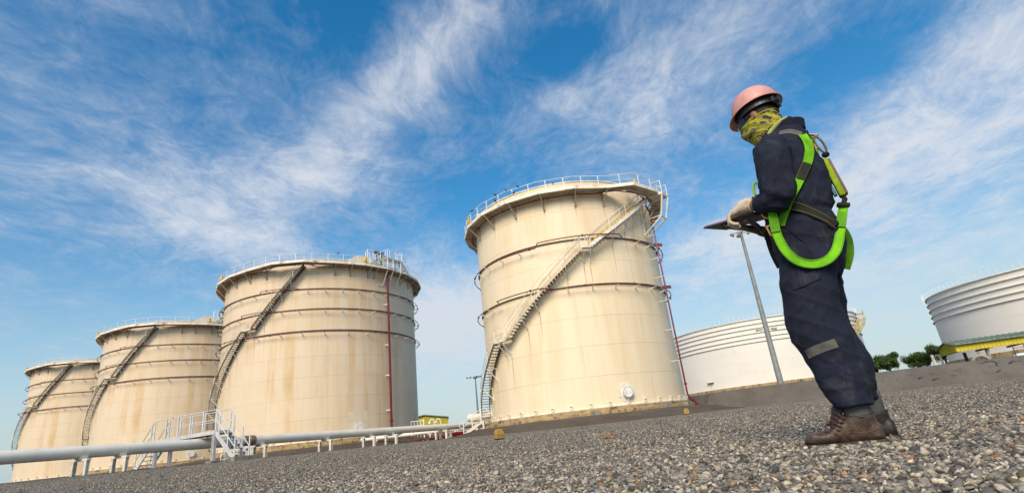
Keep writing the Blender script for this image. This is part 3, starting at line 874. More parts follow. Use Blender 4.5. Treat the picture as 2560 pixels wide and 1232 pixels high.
# red riser down the front, then a bend towards the fire main
pts = [L2(RT2+.6,-33.2,22.9), L2(RT2+.6,-33,14), L2(RT2+.6,-33,3.0), L2(RT2+.75,-32.5,2.4), L2(RT2+1.7,-29,1.9), L2(RT2+2.3,-27.5,1.85)]
rm = MB().tube(pts, .15, 10); rm.cyl(L2(RT2+.6,-33,3.6), L2(RT2+.6,-33,3.8), .24, 12)
rm.build('riser_pipe', M['red_main'], T2)
ra = MB()
for z in (5.0, 9.3, 13.2, 18.6): ra.bar(L2(RT2,-33.8,z), L2(RT2+.62,-33.8,z), .08, .12)
ra.build('pipe_clamp', M['trim'], T2)
# square repaint patch behind the manhole
vs = [pol(RT2+.006, -51.1+d, zz-1.5) for zz in (2.2,5.05) for d in np.linspace(-5.6,5.6,9)]
MB().add(vs, [(i,i+1,10+i,9+i) for i in range(8)]).build('paint_patch', paint('patch_paint', (.70,.61,.44), .55, .06, 2), T2)
# vent housing
p = L2(RT2-.2, -49.2, 23.4); a = R_(-49.2+90); e = Vector((math.cos(a),math.sin(a),0)); d = Vector((-e.y,e.x,0))
sec = [(-1.55,0),(1.55,0),(1.55,.95),(.65,1.55),(-.55,1.55),(-1.55,.95)]
vs = [p+e*x+d*y+Vector((0,0,zz)) for y in (-.5,.5) for x, zz in sec]
MB().add(vs, [tuple(range(6)), tuple(range(11,5,-1))]+[((i+1)%6,i,6+i,6+(i+1)%6) for i in range(6)]).build('vent_housing', M['trim'], T2)
pot(T2, L2, RT2+.7, -47.8, 23.45, .24)
pot(T2, L2, RT2+.9, -138, 23.45, .22)
# raised platform with two side stairs
pd = MB(); A = [L2(RT2+.02,-35.4,25.0), L2(RT2+1.25,-35.1,25.0), L2(RT2+1.25,-23.6,25.0), L2(RT2+.02,-23.3,25.0)]
pd.add([q-Vector((0,0,.11)) for q in A]+[q+Vector((0,0,.06)) for q in A], [(0,1,2,3),(7,6,5,4),(0,4,5,1),(1,5,6,2),(2,6,7,3),(3,7,4,0)])
plat = pd.build('upper_platform', M['trim'], T2)
lg = MB()
for th in (-34.6,-30.6,-24.2):
    lg.bar(L2(RT2+1.12,th,23.3), L2(RT2+1.12,th,24.9), .12, .12); lg.bar(L2(RT2+.15,th,23.4), L2(RT2+.15,th,24.9), .1, .1)
    lg.bar(L2(RT2+1.12,th,23.35), L2(RT2+.05,th,21.3), .13, .13)
lg.bar(L2(RT2+1.1,-34.6,23.5), L2(RT2+1.1,-30.6,24.8), .07); lg.bar(L2(RT2+1.1,-30.6,23.5), L2(RT2+.2,-34.6,24.7), .07); lg.bar(L2(RT2+1.1,-24.2,23.5), L2(RT2+1.1,-27.5,24.8), .07)
lg.bar(L2(RT2+.03,-38,21.3), L2(RT2+.03,-31,21.1), .14, .1)
lg.build('platform_leg', M['deck_edge'], plat)
hr = MB(); B = [A[1]+Vector((0,0,.06)), A[2]+Vector((0,0,.06))]
handrail(hr, [B[0], B[0].lerp(B[1],.16), B[0].lerp(B[1],.55), B[1], A[3].lerp(A[2],.3)+Vector((0,0,.06))], 1.12, .028)
handrail(hr, [L2(RT2-.2,-40.5,24.95), L2(RT2-.3,-44,24.95), L2(RT2-1.2,-43,24.95), L2(RT2-1.2,-40,24.95)], 1.25, .028)
hr.tube([L2(RT2-.2,-40.5,26.1), L2(RT2-.2,-38.5,25.1)], .028, 6)
hr.build('railing', M['rail'], plat)
for s0, z0_, s1, z1_, mt in ((-46.0,23.45,-36.0,25.0,'yellow'),(-15.5,23.45,-23.2,25.0,'dark_steel')):
    sf = MB()
    for r in (.35, 1.1):
        for i in range(4): sf.bar(L2(RT2+r, s0+(s1-s0)*i/4, z0_+(z1_-z0_)*i/4), L2(RT2+r, s0+(s1-s0)*(i+1)/4, z0_+(z1_-z0_)*(i+1)/4), .06, .22)
    so = sf.build('side_stair', M['rail'], plat)
    tr = MB()
    for i in range(7):
        s = (i+.5)/7; tr.box(L2(RT2+.725, s0+(s1-s0)*s, z0_+(z1_-z0_)*s+.06), (.70,.24,.05), R_(s0+(s1-s0)*s))
    if mt == 'yellow':
        for i in range(4): tr.bar(L2(RT2+1.15, s0+(s1-s0)*i/4, z0_+.17+(z1_-z0_)*i/4), L2(RT2+1.15, s0+(s1-s0)*(i+1)/4, z0_+.17+(z1_-z0_)*(i+1)/4), .03, .12)
    tr.build('treads', M[mt], so)
    hr = MB(); handrail(hr, [L2(RT2+1.1, s0+(s1-s0)*i/3, z0_+(z1_-z0_)*i/3) for i in range(4)], 1.1, .026); hr.build('handrail', M['rail'], so)
mm = MB()
for th in (-36.5,-32.0):
    q = L2(RT2-.8, th, 24.0); mm.cyl(q, q+Vector((0,0,2.1)), .13, 10); a = R_(th+70); h = q+Vector((0,0,2.25)); e = Vector((math.cos(a), math.sin(a), 0))
    mm.cyl(h-e*.35, h+e*.35, .21, 12); mm.cyl(h-e*.35, h-e*.5, .12, 10); mm.box(q+Vector((0,0,1.2)), (.34,.34,.3))
mm.build('roof_fitting', M['lamp_body'], T2)

t3 = copy_tree(T2); t3.location = (TANKROW[1][0].x, TANKROW[1][0].y, 1.5)
t3['label'] = 'cream storage tank with its right side hidden behind the rust stained tank'
t4 = copy_tree(T2); t4.location = (TANKROW[2][0].x, TANKROW[2][0].y, 1.5)
t4['label'] = 'cream storage tank farthest to the left in the row, smallest in view'

# --- wide white tanks beyond the bund
def white_tank(c, R, zb, zt, girders, see, label, posts):
    t = thing('storage_tank', (c[0], c[1], zb), label, 'storage tank', 'wide white tanks beyond the earth bund')
    L = lambda r, th, z: pol(r, th, z-zb)
    shell_mesh('shell', R, 0, zt-zb, M['shell_white'], t, 200)
    MB().lathe([(R+.6,-2.2),(R+.6,-.02),(R+.05,.0),(R-.1,.0)], 120, smooth=False).build('foundation', M['concrete'], t)
    MB().lathe([(R,zt-zb-.02),(.01,zt-zb+.9)], 64).build('roof', M['shell_white'] if False else M['rail'], t)
    for zg in girders:
        h = zg-zb
        MB().lathe([(R-.02,h+.02),(R+.25,h-.0),(R+.25,h-.07),(R+.21,h-.07),(R+.21,h-.045),(R-.02,h-.04)], 200, smooth=False).build('wind_girder', M['trim_white'], t)
    # spots of rust where girder drains
    rl = MB()
    pts = [L(R+.45, th, zt+1.0) for th in np.arange(0, 360, 4)]
    rl.tube(pts, .016, 5, closed=True)
    rail = rl.build('railing', M['rail'], t)
    post0 = None
    for th in np.arange(see[0], see[1], posts):
        if post0 is None: post0 = MB().bar((0,0,-.05),(0,0,1.02),.05,.05).build('post', M['rail'], rail); o = post0
        else: o = clone(post0, rail)
        o.location = L(R+.45, th, zt); o.rotation_euler = (0,0,R_(th))
    return t, L
M['trim_white'] = paint('white_girder', (.78,.75,.68), .5, .08, .8, (.36,.22,.10), .18, dscale=.35)
T5, L5 = white_tank((59.14,137.85), 22.5, 5.3, 18.95, [18.85,17.85,16.9,15.9,14.9,14.0], (-205,0), 'wide white storage tank with ringed upper wall behind the lamp mast and the worker', 2.6)
T6, L6 = white_tank((86.03,83.66), 18.0, 4.3, 15.1, [14.95,13.95,12.95,11.95,11.05], (-240,-20), 'wide white storage tank with ringed upper wall at the right edge behind the yellow canopy', 3.0)
# lattice stair on the right flank of the nearer white tank
lt = MB(); R5 = 22.5
n = 22
for r in (.5, 1.7):
    prev = None
    for i in range(n+1):
        s = i/n; th = -27-38*s; z = 18.9-7.2*s
        q = L5(R5+r, th, z)
        if prev is not None:
            lt.bar(prev, q, .09, .22); lt.bar(prev+Vector((0,0,1.05)), q+Vector((0,0,1.05)), .06); lt.bar(prev+Vector((0,0,.5)), q+Vector((0,0,.5)), .05); lt.bar(prev, q+Vector((0,0,1.05)), .05)
        lt.bar(q, q+Vector((0,0,1.05)), .07); prev = q
    for z, th in ((18.9,-27),(17.3,-33)): lt.bar(L5(R5,th,z), L5(R5+1.9,th,z), .12, .2)
spo = lt.build('spiral_stair', paint('stair_cream_yellow', (.56,.44,.17), .5, .25, .9, (.8,.76,.66), .5), T5)
sb = MB()
for i in range(0, n+1, 3):
    s = i/n; th = -27-38*s; z = 18.9-7.2*s
    sb.bar(L5(R5, th, z-.1), L5(R5+1.7, th, z-.1), .1); sb.bar(L5(R5, th, z-1.5), L5(R5+1.6, th, z-.2), .09)
sb.build('stair_bracket', M['yellow'], spo)
pv = MB(); p = L5(R5+.25, -143.5, 6.0); pv.cyl(p, p+Vector((0,0,.9)), .05, 6); pv.box(p+Vector((0,0,.95)), (.6,1.6,.12), R_(-143.5)); pv.build('level_gauge', M['brown_steel'], T5)

# --- birds on the first tank's rails and deck
def bird_mesh():
    mb = MB()
    mb.tube([(-.20,0,.085),(-.13,0,.10),(-.05,0,.115),(.03,0,.15),(.08,0,.19),(.105,0,.225),(.125,0,.245),(.15,0,.25),(.165,0,.245)], [.012,.040,.066,.070,.055,.042,.040,.034,.012], 10)
    mb.tube([(.155,0,.245),(.205,0,.236)], [.014,.003], 6)
    mb.add([(-.13,-.03,.105),(-.13,.03,.105),(-.33,.045,.05),(-.33,-.045,.05),(-.13,-.03,.085),(-.13,.03,.085),(-.33,.045,.04),(-.33,-.045,.04)], [(0,1,2,3),(7,6,5,4),(0,4,5,1),(1,5,6,2),(2,6,7,3),(3,7,4,0)])
    for s in (-1,1):
        mb.tube([(.05,s*.055,.17),(-.06,s*.072,.125),(-.22,s*.03,.075)], [.02,.035,.008], 8)
        mb.tube([(0,s*.025,.075),(.01,s*.025,.0)], .007, 5); mb.bar((-.02,s*.025,.004),(.05,s*.025,.004),.02,.008)
    return mb
M['bird'] = paint('black_feathers', (.014,.014,.017), .5, .3, 20)
M['bird_brown'] = paint('brown_feathers', (.24,.17,.12), .6, .3, 20)
birds = [(-151.8,1.18,21.26,20,'black bird on the top rail above the left yellow pot of the nearest tank',0),
         (-129.3,1.18,21.26,200,'black bird on the top rail, directly left of the brown bird',0),
         (-121.7,1.18,21.26,60,'brown bird with open wings on the top rail of the nearest tank',1),
         (-115.3,1.18,21.26,120,'black bird highest along the left part of the top rail, right of the brown bird',0),
         (-130.1,1.16,20.75,250,'black bird on the middle rail directly under a rail bird on the nearest tank',0),
         (-117.7,1.16,20.75,40,'black bird on the middle rail below the upright bird, nearest tank',0),
         (-96.7,1.16,20.75,80,'small black bird on the middle rail at the front of the nearest tank',0),
         (-68.0,1.0,20.19,150,'black bird standing on the walkway deck right of centre on the nearest tank',0)]
b0 = bird_mesh().build('bird', M['bird']); b1 = None
for i, (th, dr, z, rz, lab, br_) in enumerate(birds):
    if i == 0: o = b0
    else:
        o = b0.copy(); COL.objects.link(o)
        if br_: o.data = b0.data.copy(); o.data.materials.clear(); o.data.materials.append(M['bird_brown'])
    # stand on the straight rail between two corners
    k = 18; s = ((th+177) % k)/k; ta = th-s*k
    rr = (RT1+dr)*math.cos(R_(k/2))/math.cos(R_((s-.5)*k)) if dr > 1.1 else RT1+dr
    p = pol(rr, th, z); o.location = (C1.x+p.x, C1.y+p.y, z); o.rotation_euler = (0,0,R_(rz))
    tag(o, lab, 'bird', 'birds perched on the tank tops')
o = b0.copy(); COL.objects.link(o); p = pol(RT2+1.17, -62.87, 0)
o.location = (C2.x+p.x*.993, C2.y+p.y*.993, 24.55); o.rotation_euler = (0,0,R_(-30)); tag(o, 'lone black bird on the top rail of the rust stained tank', 'bird', 'birds perched on the tank tops')
# ----------------------------------------------------------------- pipeline, supports, crossover
def onpipe(s, off=0.0): q = PP + PT*s + PN*off; return float(q[0]), float(q[1])
def pz(s): return 1.57 + .0045*s
PIPE_R = .265
x, y = onpipe(10.2)
pl = thing('pipeline', (x, y, .6), 'long thick cream pipeline running on low supports in front of the tanks', 'pipeline')
def LP(s, z, off=0.0): a, b = onpipe(s, off); return Vector((a-x, b-y, z-.6))
MB().tube([LP(s, pz(s)) for s in (-26,-12,0,9.95)], PIPE_R, 28).tube([LP(s, pz(s)) for s in (10.35,20,30,39.5)], PIPE_R, 28).build('pipe', M['pipe_white'], pl)
MB().tube([LP(9.8,pz(9.8)),LP(10.06,pz(10))], PIPE_R+.02, 28).tube([LP(10.2,pz(10)),LP(10.5,pz(10.5))], PIPE_R+.02, 28).build('brown_band', M['band_brown'], pl)
MB().tube([LP(10.05,pz(10)),LP(10.21,pz(10))], PIPE_R+.008, 28).build('blue_band', M['band_blue'], pl)
seams = MB()
for s in (-6,3.5,16.2,22.6,28.9,34): seams.tube([LP(s,pz(s)),LP(s+.03,pz(s))], PIPE_R+.006, 28)
seams.build('weld_bead', M['pipe_white'], pl)

def support(s, label, w=1.0, four=False):
    a, b = onpipe(s); gz = float(soil_z(np.array([a]), np.array([b]))[0])
    t = thing('pipe_support', (a, b, gz), label, 'pipe support', 'supports under the long pipeline', math.atan2(PT[1], PT[0]))
    # local x runs along the pipe, y across
    top = pz(s)-PIPE_R-gz
    for yy in (-w/2, w/2):
        for xx in ((-.32,.32) if four else (0,)):
            mb = MB().bar((xx,yy,-.1),(xx,yy,top-.12),.012,.15,up=(1,0,0)).bar((xx-.07,yy,-.1),(xx-.07,yy,top-.12),.17,.014,up=(1,0,0)).bar((xx+.07,yy,-.1),(xx+.07,yy,top-.12),.17,.014,up=(1,0,0))
            mb.build('post', M['post_white'], t)
            MB().box((xx,yy,.02),(.34,.34,.03)).box((xx,yy,-.04),(.55,.55,.1)).build('base_plate', M['plinth'], t)
    bm = MB()
    for xx in ((-.32,.32) if four else (0,)): bm.bar((xx,-w/2-.14,top-.07),(xx,w/2+.14,top-.07),.17,.10)
    if four: bm.bar((-.4,-w/2,top-.06),(.4,-w/2,top-.06),.12,.09); bm.bar((-.4,w/2,top-.06),(.4,w/2,top-.06),.12,.09)
    bm.build('crossbeam', M['post_white'], t)
    MB().box((0,-.17,top+.06),(.3,.10,.2)).box((0,.17,top+.06),(.3,.10,.2)).box((0,0,top+.0),(.34,.44,.035)).build('saddle', M['trim'], t)
    return t
for s, lab, w, four in [(-2.6,'pipeline support at the far left end, mostly in the lower left corner',1.0,False),(1.75,'pipeline support with two posts left of the crossover, farther from the platform',1.0,False),
                  (3.35,'pipeline support with two posts just left of the crossover platform',1.0,False),(9.3,'brown stained pipeline support half hidden behind the crossover stair',1.0,False),
                  (10.95,'pipeline support with two posts right beside the brown and blue pipe bands',1.0,False),(16.1,'pipeline support standing alone in the middle of the run below the stained tank',1.0,False),
                  (20.4,'pipeline support left one of the close pair before the red riser bend',1.0,False),(22.95,'pipeline support right one of the close pair beside the red riser bend',1.0,False),
                  (30.2,'four legged pipeline support near the access stair of the nearest tank',1.1,True)]:
    support(s, lab, w, four)

# crossover stairs
M['rail_grey'] = paint('grey_rail', (.60,.60,.60), .5, .12, 2.0, (.36,.28,.2), .06)
ED = Vector((-.876,.482,0)); EW = Vector((.482,.876,0))
N0 = Vector((-16.20, 29.06, 0))
zg = .55
cx = thing('crossover_stairs', (N0.x, N0.y, zg), 'grey steel crossover platform with stairs at both ends, spanning the long pipeline', 'crossover stair')
DZ = 2.13-zg; LEN = 5.9; W = .40
lc = lambda a, b, z: ED*a + EW*b + Vector((0,0,z))
dk = MB(); dk.add([lc(0,-W,DZ-.03),lc(LEN,-W,DZ-.03),lc(LEN,W,DZ-.03),lc(0,W,DZ-.03),lc(0,-W,DZ+.01),lc(LEN,-W,DZ+.01),lc(LEN,W,DZ+.01),lc(0,W,DZ+.01)], [(3,2,1,0),(4,5,6,7),(0,1,5,4),(1,2,6,5),(2,3,7,6),(3,0,4,7)])
for i in range(7): dk.bar(lc(LEN*i/6,-W,DZ-.1), lc(LEN*i/6,W,DZ-.1), .05, .1)
dk.build('deck', M['grey_tread'], cx)
bm = MB()
for b in (-W-.03, W+.03): bm.bar(lc(-.04,b,DZ-.07), lc(LEN+.04,b,DZ-.07), .06, .19)
bm.bar(lc(-.02,-W,DZ-.07), lc(-.02,W,DZ-.07), .05, .18)
bm.build('beam', M['grey_paint'], cx)
for a in (.05, LEN-.35):
    for b in (-W, W):
        mb = MB().bar(lc(a,b,-.1), lc(a,b,DZ-.16), .02, .17, up=ED).bar(lc(a-.08,b,-.1), lc(a-.08,b,DZ-.16), .16, .02, up=ED).bar(lc(a+.08,b,-.1), lc(a+.08,b,DZ-.16), .16, .02, up=ED)
        mb.build('leg', M['grey_paint'], cx)
        p = lc(a,b,-.02); MB().box(p, (.5,.5,.30), math.atan2(ED.y, ED.x)).build('footing', M['plinth'], cx, bevel=.02)
for b in (-W, W):
    h = MB(); pts = [lc(LEN*i/5, b, DZ) for i in range(6)]
    handrail(h, pts, 1.07, .026); h.build('railing', M['rail_grey'], cx)
for sgn, a0, drop in ((-1, 0, DZ-.06), (1, LEN, DZ-.02)):
    run = 1.78
    q = lambda s, b, z=0: lc(a0+sgn*run*s, b, DZ-.04-drop*s+z)
    sg = MB()
    for b in (-W, W): sg.bar(q(0,b,-.02), q(1,b,.02), .055, .22)
    fo = sg.build('stair_flight', M['grey_paint'], cx)
    tr = MB()
    for i in range(7):
        s = (i+.6)/7.3; tr.box(q(s,0,.02), (.22, 2*W-.06, .035), math.atan2(ED.y, ED.x))
    tr.build('treads', M['grey_tread'], fo)
    for b in (-W, W):
        h = MB()
        for hh in (1.07,.55): h.tube([q(0,b,hh+.04), q(.97,b,hh+.04)], .026, 6)
        for s in (.18,.62,.97): h.bar(q(s,b,0), q(s,b,1.09), .05)
        h.build('handrail', M['rail_grey'], fo)
    p = lc(a0+sgn*(run+.05), 0, .02); MB().box(p, (.55, 1.25, .36), math.atan2(ED.y, ED.x)).build('stair_footing', M['plinth'], fo, bevel=.02)

# low grey step-over ramp between crossover and stained tank
so = thing('step_ramp', (-23.6, 45.2, .6), 'low weathered step ramp on the soil between the crossover and the stained tank', 'steps')
for s in (-.35,.35): MB().bar((-1.6,s,.1),(1.0,s,1.25),.06,.2).build('stringer', M['grey_paint'], so)
tr = MB()
for i in range(6): tr.box((-1.4+i*.42,0,.25+i*.185),(.24,.64,.035))
tr.build('treads', M['grey_tread'], so)
h = MB()
for s in (-.35,.35):
    h.tube([(-1.5,s,.95),(1.0,s,2.1)], .025, 6); h.tube([(-1.5,s,.6),(1.0,s,1.75)], .022, 6)
    for q_ in (-1.4,-.4,.7): h.bar((q_,s,.25+(q_+1.4)*.44),(q_,s,1.0+(q_+1.4)*.46),.05)
h.build('handrail', M['rail'], so)
MB().bar((1.0,-.35,0),(1.0,-.35,1.2),.1).bar((1.0,.35,0),(1.0,.35,1.2),.1).build('leg', M['grey_paint'], so)

# red fire main on the soil behind the pipeline
def ptz(s, off, z): a, b = onpipe(s, off); return Vector((a, b, z))
tip = C2 + pol(RT2+2.3, -27.5, 0)
o_ = Vector((tip.x, tip.y, .75))
fm = thing('fire_main', o_, 'dark red fire water main lying on blocks behind the pipeline', 'pipe')
pts = [Vector((tip.x, tip.y, 1.85)), Vector((tip.x+.5, tip.y-1.0, 1.05)), Vector((tip.x+1.1, tip.y-2.0, .98))]
e1 = Vector((-8.4, 57.5, 1.08)); e2 = Vector((-5.2, 60.2, 1.12)); e3 = Vector((6, 68.5, 1.3))
MB().tube([p-o_ for p in pts+[pts[-1].lerp(e1,.5)]], .15, 10).build('branch_pipe', M['red'], fm)
mid = pts[-1].lerp(e1,.5)
MB().tube([p-o_ for p in (mid, mid.lerp(e1,.15), e1, e2, e3)], [.15,.24,.24,.24,.24], 12).build('main_pipe', M['red_main'], fm)
fl = MB()
for s in (.5,.68): 
    p = pts[-1].lerp(e1,s)-o_; fl.tube([p, p+Vector((.12,.1,0))], .31, 12)
fl.build('flange', M['red'], fm)
bl = MB()
for s in (.28,.42,.8,1.0):
    p = pts[-1].lerp(e1,s)-o_; bl.box(p-Vector((0,0,.32)), (.5,.5,.5))
bl.build('block', M['plinth'], fm)
# thinner cream pipe behind
t_ = thing('pipeline', (-16, 58, .7), 'thinner cream pipe on short stands behind the red fire main, right of the stained tank', 'pipeline')
o_ = Vector((-16,58,.7)); a, b = Vector((-20.0, 65.5, 1.72)), Vector((-1.5, 62.5, 1.75))
MB().tube([a-o_, b-o_], .23, 16).build('pipe', M['pipe_white'], t_)
MB().tube([a.lerp(b,.33)-o_, a.lerp(b,.35)-o_], .3, 14).build('flange', M['trim'], t_)
for s in (.1,.45,.62,.9):
    p = a.lerp(b,s)-o_; MB().bar(p-Vector((0,0,1.1)), p-Vector((0,0,.1)), .16).box(p-Vector((0,0,.2)), (.5,.3,.1)).build('stand', M['trim'], t_)
p = a.lerp(b,.26)-o_+Vector((0,-.2,.25)); MB().box(p, (.55,.04,.42)).build('blue_tag', M['sign_blue'], t_)
# capped header pipe beyond the access stair
hp = thing('header_pipe', (-5.2, 57.0, .7), 'fat cream pipe with a domed end, behind the small access stair', 'pipe')
c0 = Vector((-1.0, -0.6, 1.75))
d_ = Vector((.80,.60,.0)).normalized()
caps = [c0 - d_*.25, c0-d_*.2, c0-d_*.1, c0, c0+d_*6]
MB().tube(caps, [.05,.24,.35,.40,.40], 20).build('pipe', M['pipe_white'], hp)
for s in (.8,3.0,5.2): q = c0+d_*s; MB().bar(q-Vector((0,0,1.7)), q-Vector((0,0,.35)), .2).build('stand', M['post_white'], hp)
# hose of loop vents by the warehouse
for i, (xx, yy) in enumerate(((-11.45,66.0),(-10.75,66.4))):
    mb = MB().tube([(0,0,0),(0,0,2.05),(-.08,0,2.28),(-.28,0,2.38),(-.48,0,2.28),(-.56,0,2.12)], .06, 8).cyl((-.57,0,1.95),(-.57,0,2.15),.17,10,.07)
    vp = mb.build('vent_pipe', M['rail'], None); vp.location = (xx, yy, .8)
    tag(vp, ('white gooseneck vent pipe in front of the yellow warehouse, left one of two','white gooseneck vent pipe in front of the yellow warehouse, right one of two')[i], 'vent pipe', 'gooseneck vents')
fn = thing('guard_rail', (-14.7, 72.5, .8), 'white guard rail with dark gaps between the stained tank and the warehouse', 'railing')
h = MB()
for z in (1.5,2.1,2.65): h.bar((-.9,0,z),(.75,0,z),.07)
for q_ in np.arange(-.9,.76,.4): h.bar((q_,0,0),(q_,0,2.7),.06)
h.bar((.75,0,0),(.75,0,2.8),.14); h.build('rail_bars', M['rail'], fn)
MB().box((-.1,.4,1.2),(1.6,.3,.9)).build('backing', M['girder_dark'], fn)

# yellow warehouse far off
wh = thing('warehouse', (-27.0, 152, .8), 'yellow clad warehouse with low green gable roof, seen between the two largest tanks', 'warehouse', None, R_(9))
hw, ze, zr, ln = 7.0, 6.35, 7.45, 22
vs = [(-hw*1.35,0,0),(hw*.62,0,0),(hw*.62,0,ze),(-hw*.28,0,zr),(-hw*1.35,0,ze-.2)]
MB().add([(a,0,c) for a,_,c in vs]+[(a,ln,c) for a,_,c in vs], [(0,1,2,3,4),(9,8,7,6,5),(0,5,6,1),(1,6,7,2),(0,4,9,5)]).build('wall', M['wall_yellow'], wh)
rf = MB()
rf.bar((-hw*.28,ln/2,zr+.12),(hw*.66,ln/2,ze+.1), ln+1, .2, up=(0,0,1)); rf.bar((-hw*.28,ln/2,zr+.12),(-hw*1.4,ln/2,ze-.12), ln+1, .2, up=(0,0,1))
rf.build('roof', M['roof_green'], wh)
rb = MB()
for q_ in np.arange(-hw*1.3, hw*.6, .55): rb.bar((q_,-.02,2),(q_,-.02,ze-.1),.05,.05)
rb.build('cladding_rib', M['wall_yellow'], wh)
MB().box((-hw*.35,-.05,1.7),(hw*1.7,.12,3.0)).build('opening', M['girder_dark'], wh)

# lamp masts
def lamp(mb, gl, p, ang, tilt=.5, s=1.0):
    a = R_(ang); d = Vector((math.cos(a), math.sin(a), -tilt)).normalized()
    s = s*.66; mb.bar(p, p+d*.34*s, .52*s, .40*s); gl.bar(p+d*.34*s, p+d*.37*s, .46*s, .34*s)
ms = thing('light_mast', (25.56, 56.46, 1.0), 'tall grey lamp mast rising beside the worker, in front of the nearer white tank', 'lamp mast')
H = 18.0
MB().tube([(0,0,0),(0,0,.1),(0,0,3.0),(0,0,3.02),(0,0,H*.37),(0,0,H*.372),(0,0,H*.60),(0,0,H*.602),(0,0,H*.80),(0,0,H*.802),(0,0,H)], [.33,.31,.295,.285,.265,.25,.23,.215,.195,.18,.15], 12).build('pole', M['galv'], ms)
MB().cyl((0,0,-.02),(0,0,.06),.52,16).box((.3,-.08,.6),(.1,.25,.6)).build('base_plate', M['galv'], ms)
hd = MB(); gl = MB()
hd.bar((-1.0,.0,H-.1),(1.0,.0,H-.1),.09); hd.bar((0,-.7,H-.1),(0,.7,H-.1),.09)
for px_, py_, an in ((-.95,0,190),(.75,0,-10),(-.4,-.4,240),(0,.7,90),(-.7,.3,160)): lamp(hd, gl, Vector((px_,py_,H-.15)), an, .6)
ho = hd.build('lamp_head', M['insul'], ms); gl.build('lens', M['lamp_glass'], ho)
hd = MB(); gl = MB(); z = 7.0
hd.bar((-.95,0,z),(.95,0,z),.08)
for px_, an in ((-.9,200),(.9,-20),(-.6,250),(.65,290)): lamp(hd, gl, Vector((px_,0,z)), an, .35, .8)
ho = hd.build('lower_lamp', M['insul'], ms); gl.build('lens', M['lamp_glass'], ho)
mt = thing('light_mast', (-13.9, 148.0, .8), 'thin distant lamp mast in the sky gap left of the nearest tank', 'lamp mast')
H = 15.6
MB().tube([(0,0,0),(0,0,H)], [.34,.17], 10).build('pole', M['galv'], mt)
hd = MB(); gl = MB(); hd.bar((-2.2,0,H),(1.6,0,H),.12); hd.cyl((0,0,H-.2),(0,0,H+.25),.55,10)
for px_, an in ((-2.1,200),(-1.2,215),(.0,270),(.9,310),(1.5,330),(.3,60)): lamp(hd, gl, Vector((px_,-.2,H+.2)), an, .3, 1.35)
ho = hd.build('lamp_head', M['lamp_body'], mt); gl.build('lens', M['lamp_glass'], ho)
MB().box((0,0,5.9),(.85,.6,.9)).build('control_box', M['lamp_body'], mt)

# yellow canopy and things under it, beyond the bund on the right
sh = thing('canopy_shed', (50.0, 63.5, 1.9), 'open sided canopy shed with yellow fascia and ribbed green roof at the right edge', 'shed')
o_ = Vector((50.0,63.5,1.9))
def sp(az, elev_tan, d): return Vector((math.sin(R_(az))*d, math.cos(R_(az))*d, CAM_H+elev_tan*d)) - o_
fa, fb = Vector((46.1,59.2,0)), Vector((68.2,49.9,0))          # front eave line
ga, gb = Vector((47.25,61.95,0)), Vector((69.35,52.65,0))          # ridge line
ra_, rb_ = Vector((48.4,64.7,0)), Vector((70.5,55.4,0))
ZE, ZR, ZF = 4.48, 4.98, 3.78
up = lambda p, z: Vector((p.x, p.y, z)) - o_
fsc = MB()
fsc.bar(up(fa,(ZE+ZF)/2), up(fb,(ZE+ZF)/2), .08, ZE-ZF)
for s in np.linspace(0,1,70): fsc.bar(up(fa.lerp(fb,s),ZF)+Vector((0,-.05,0)), up(fa.lerp(fb,s),ZE-.03)+Vector((0,-.05,0)), .05, .04)
g0_, g1_, g2_ = fa.lerp(ga,0), ga, ra_
fsc.add([up(fa,ZF), up(ra_,ZF), up(ra_,ZE), up(ga,ZR), up(fa,ZE)]+[up(fa,ZF)+Vector((.08,0,0)), up(ra_,ZF)+Vector((.08,0,0)), up(ra_,ZE)+Vector((.08,0,0)), up(ga,ZR)+Vector((.08,0,0)), up(fa,ZE)+Vector((.08,0,0))], [(0,1,2,3,4),(9,8,7,6,5),(0,5,6,1),(1,6,7,2),(0,4,9,5)])
for s in np.linspace(.03,.97,26):
    p = fa.lerp(ra_, s); zt_ = ZE+(ZR-ZE)*(1-abs(s-.5)*2); fsc.bar(up(p,ZF)+Vector((-.03,0,0)), up(p,zt_-.05)+Vector((-.03,0,0)), .04, .05)
fsc.build('fascia', paint('fascia_yellow', (.56,.46,.018), .5, .08, .8, (.40,.32,.03), .15), sh)
rf = MB()
A_, B_, C_, D_ = up(fa,ZE+.04)+Vector((-.2,-.35,-.05)), up(fb,ZE+.04)+Vector((.2,-.35,-.05)), up(gb,ZR+.06)+Vector((.2,0,0)), up(ga,ZR+.06)+Vector((-.2,0,0))
E2, F2 = up(rb_,ZE+.04)+Vector((.2,.3,-.04)), up(ra_,ZE+.04)+Vector((-.2,.3,-.04))
dz_ = Vector((0,0,.06))
rf.add([A_,B_,C_,D_,A_+dz_,B_+dz_,C_+dz_,D_+dz_], [(3,2,1,0),(4,5,6,7),(0,1,5,4),(1,2,6,5),(2,3,7,6),(3,0,4,7)])
rf.add([D_,C_,E2,F2,D_+dz_,C_+dz_,E2+dz_,F2+dz_], [(3,2,1,0),(4,5,6,7),(0,1,5,4),(1,2,6,5),(2,3,7,6),(3,0,4,7)])
for s in np.linspace(.01,.99,46):
    rf.bar(A_.lerp(B_,s)+dz_*1.6, D_.lerp(C_,s)+dz_*1.6, .12, .09)
    rf.bar(D_.lerp(C_,s)+dz_*1.6, F2.lerp(E2,s)+dz_*1.6, .12, .09)
rf.build('roof', M['roof_green'], sh)
for p in (fa.lerp(fb,.12), fa.lerp(fb,.5), fa.lerp(fb,.9)): MB().bar(up(p,1.2)+Vector((0,.5,0)), up(p,ZF+.1)+Vector((0,.5,0)), .24).build('post', M['insul'], sh)
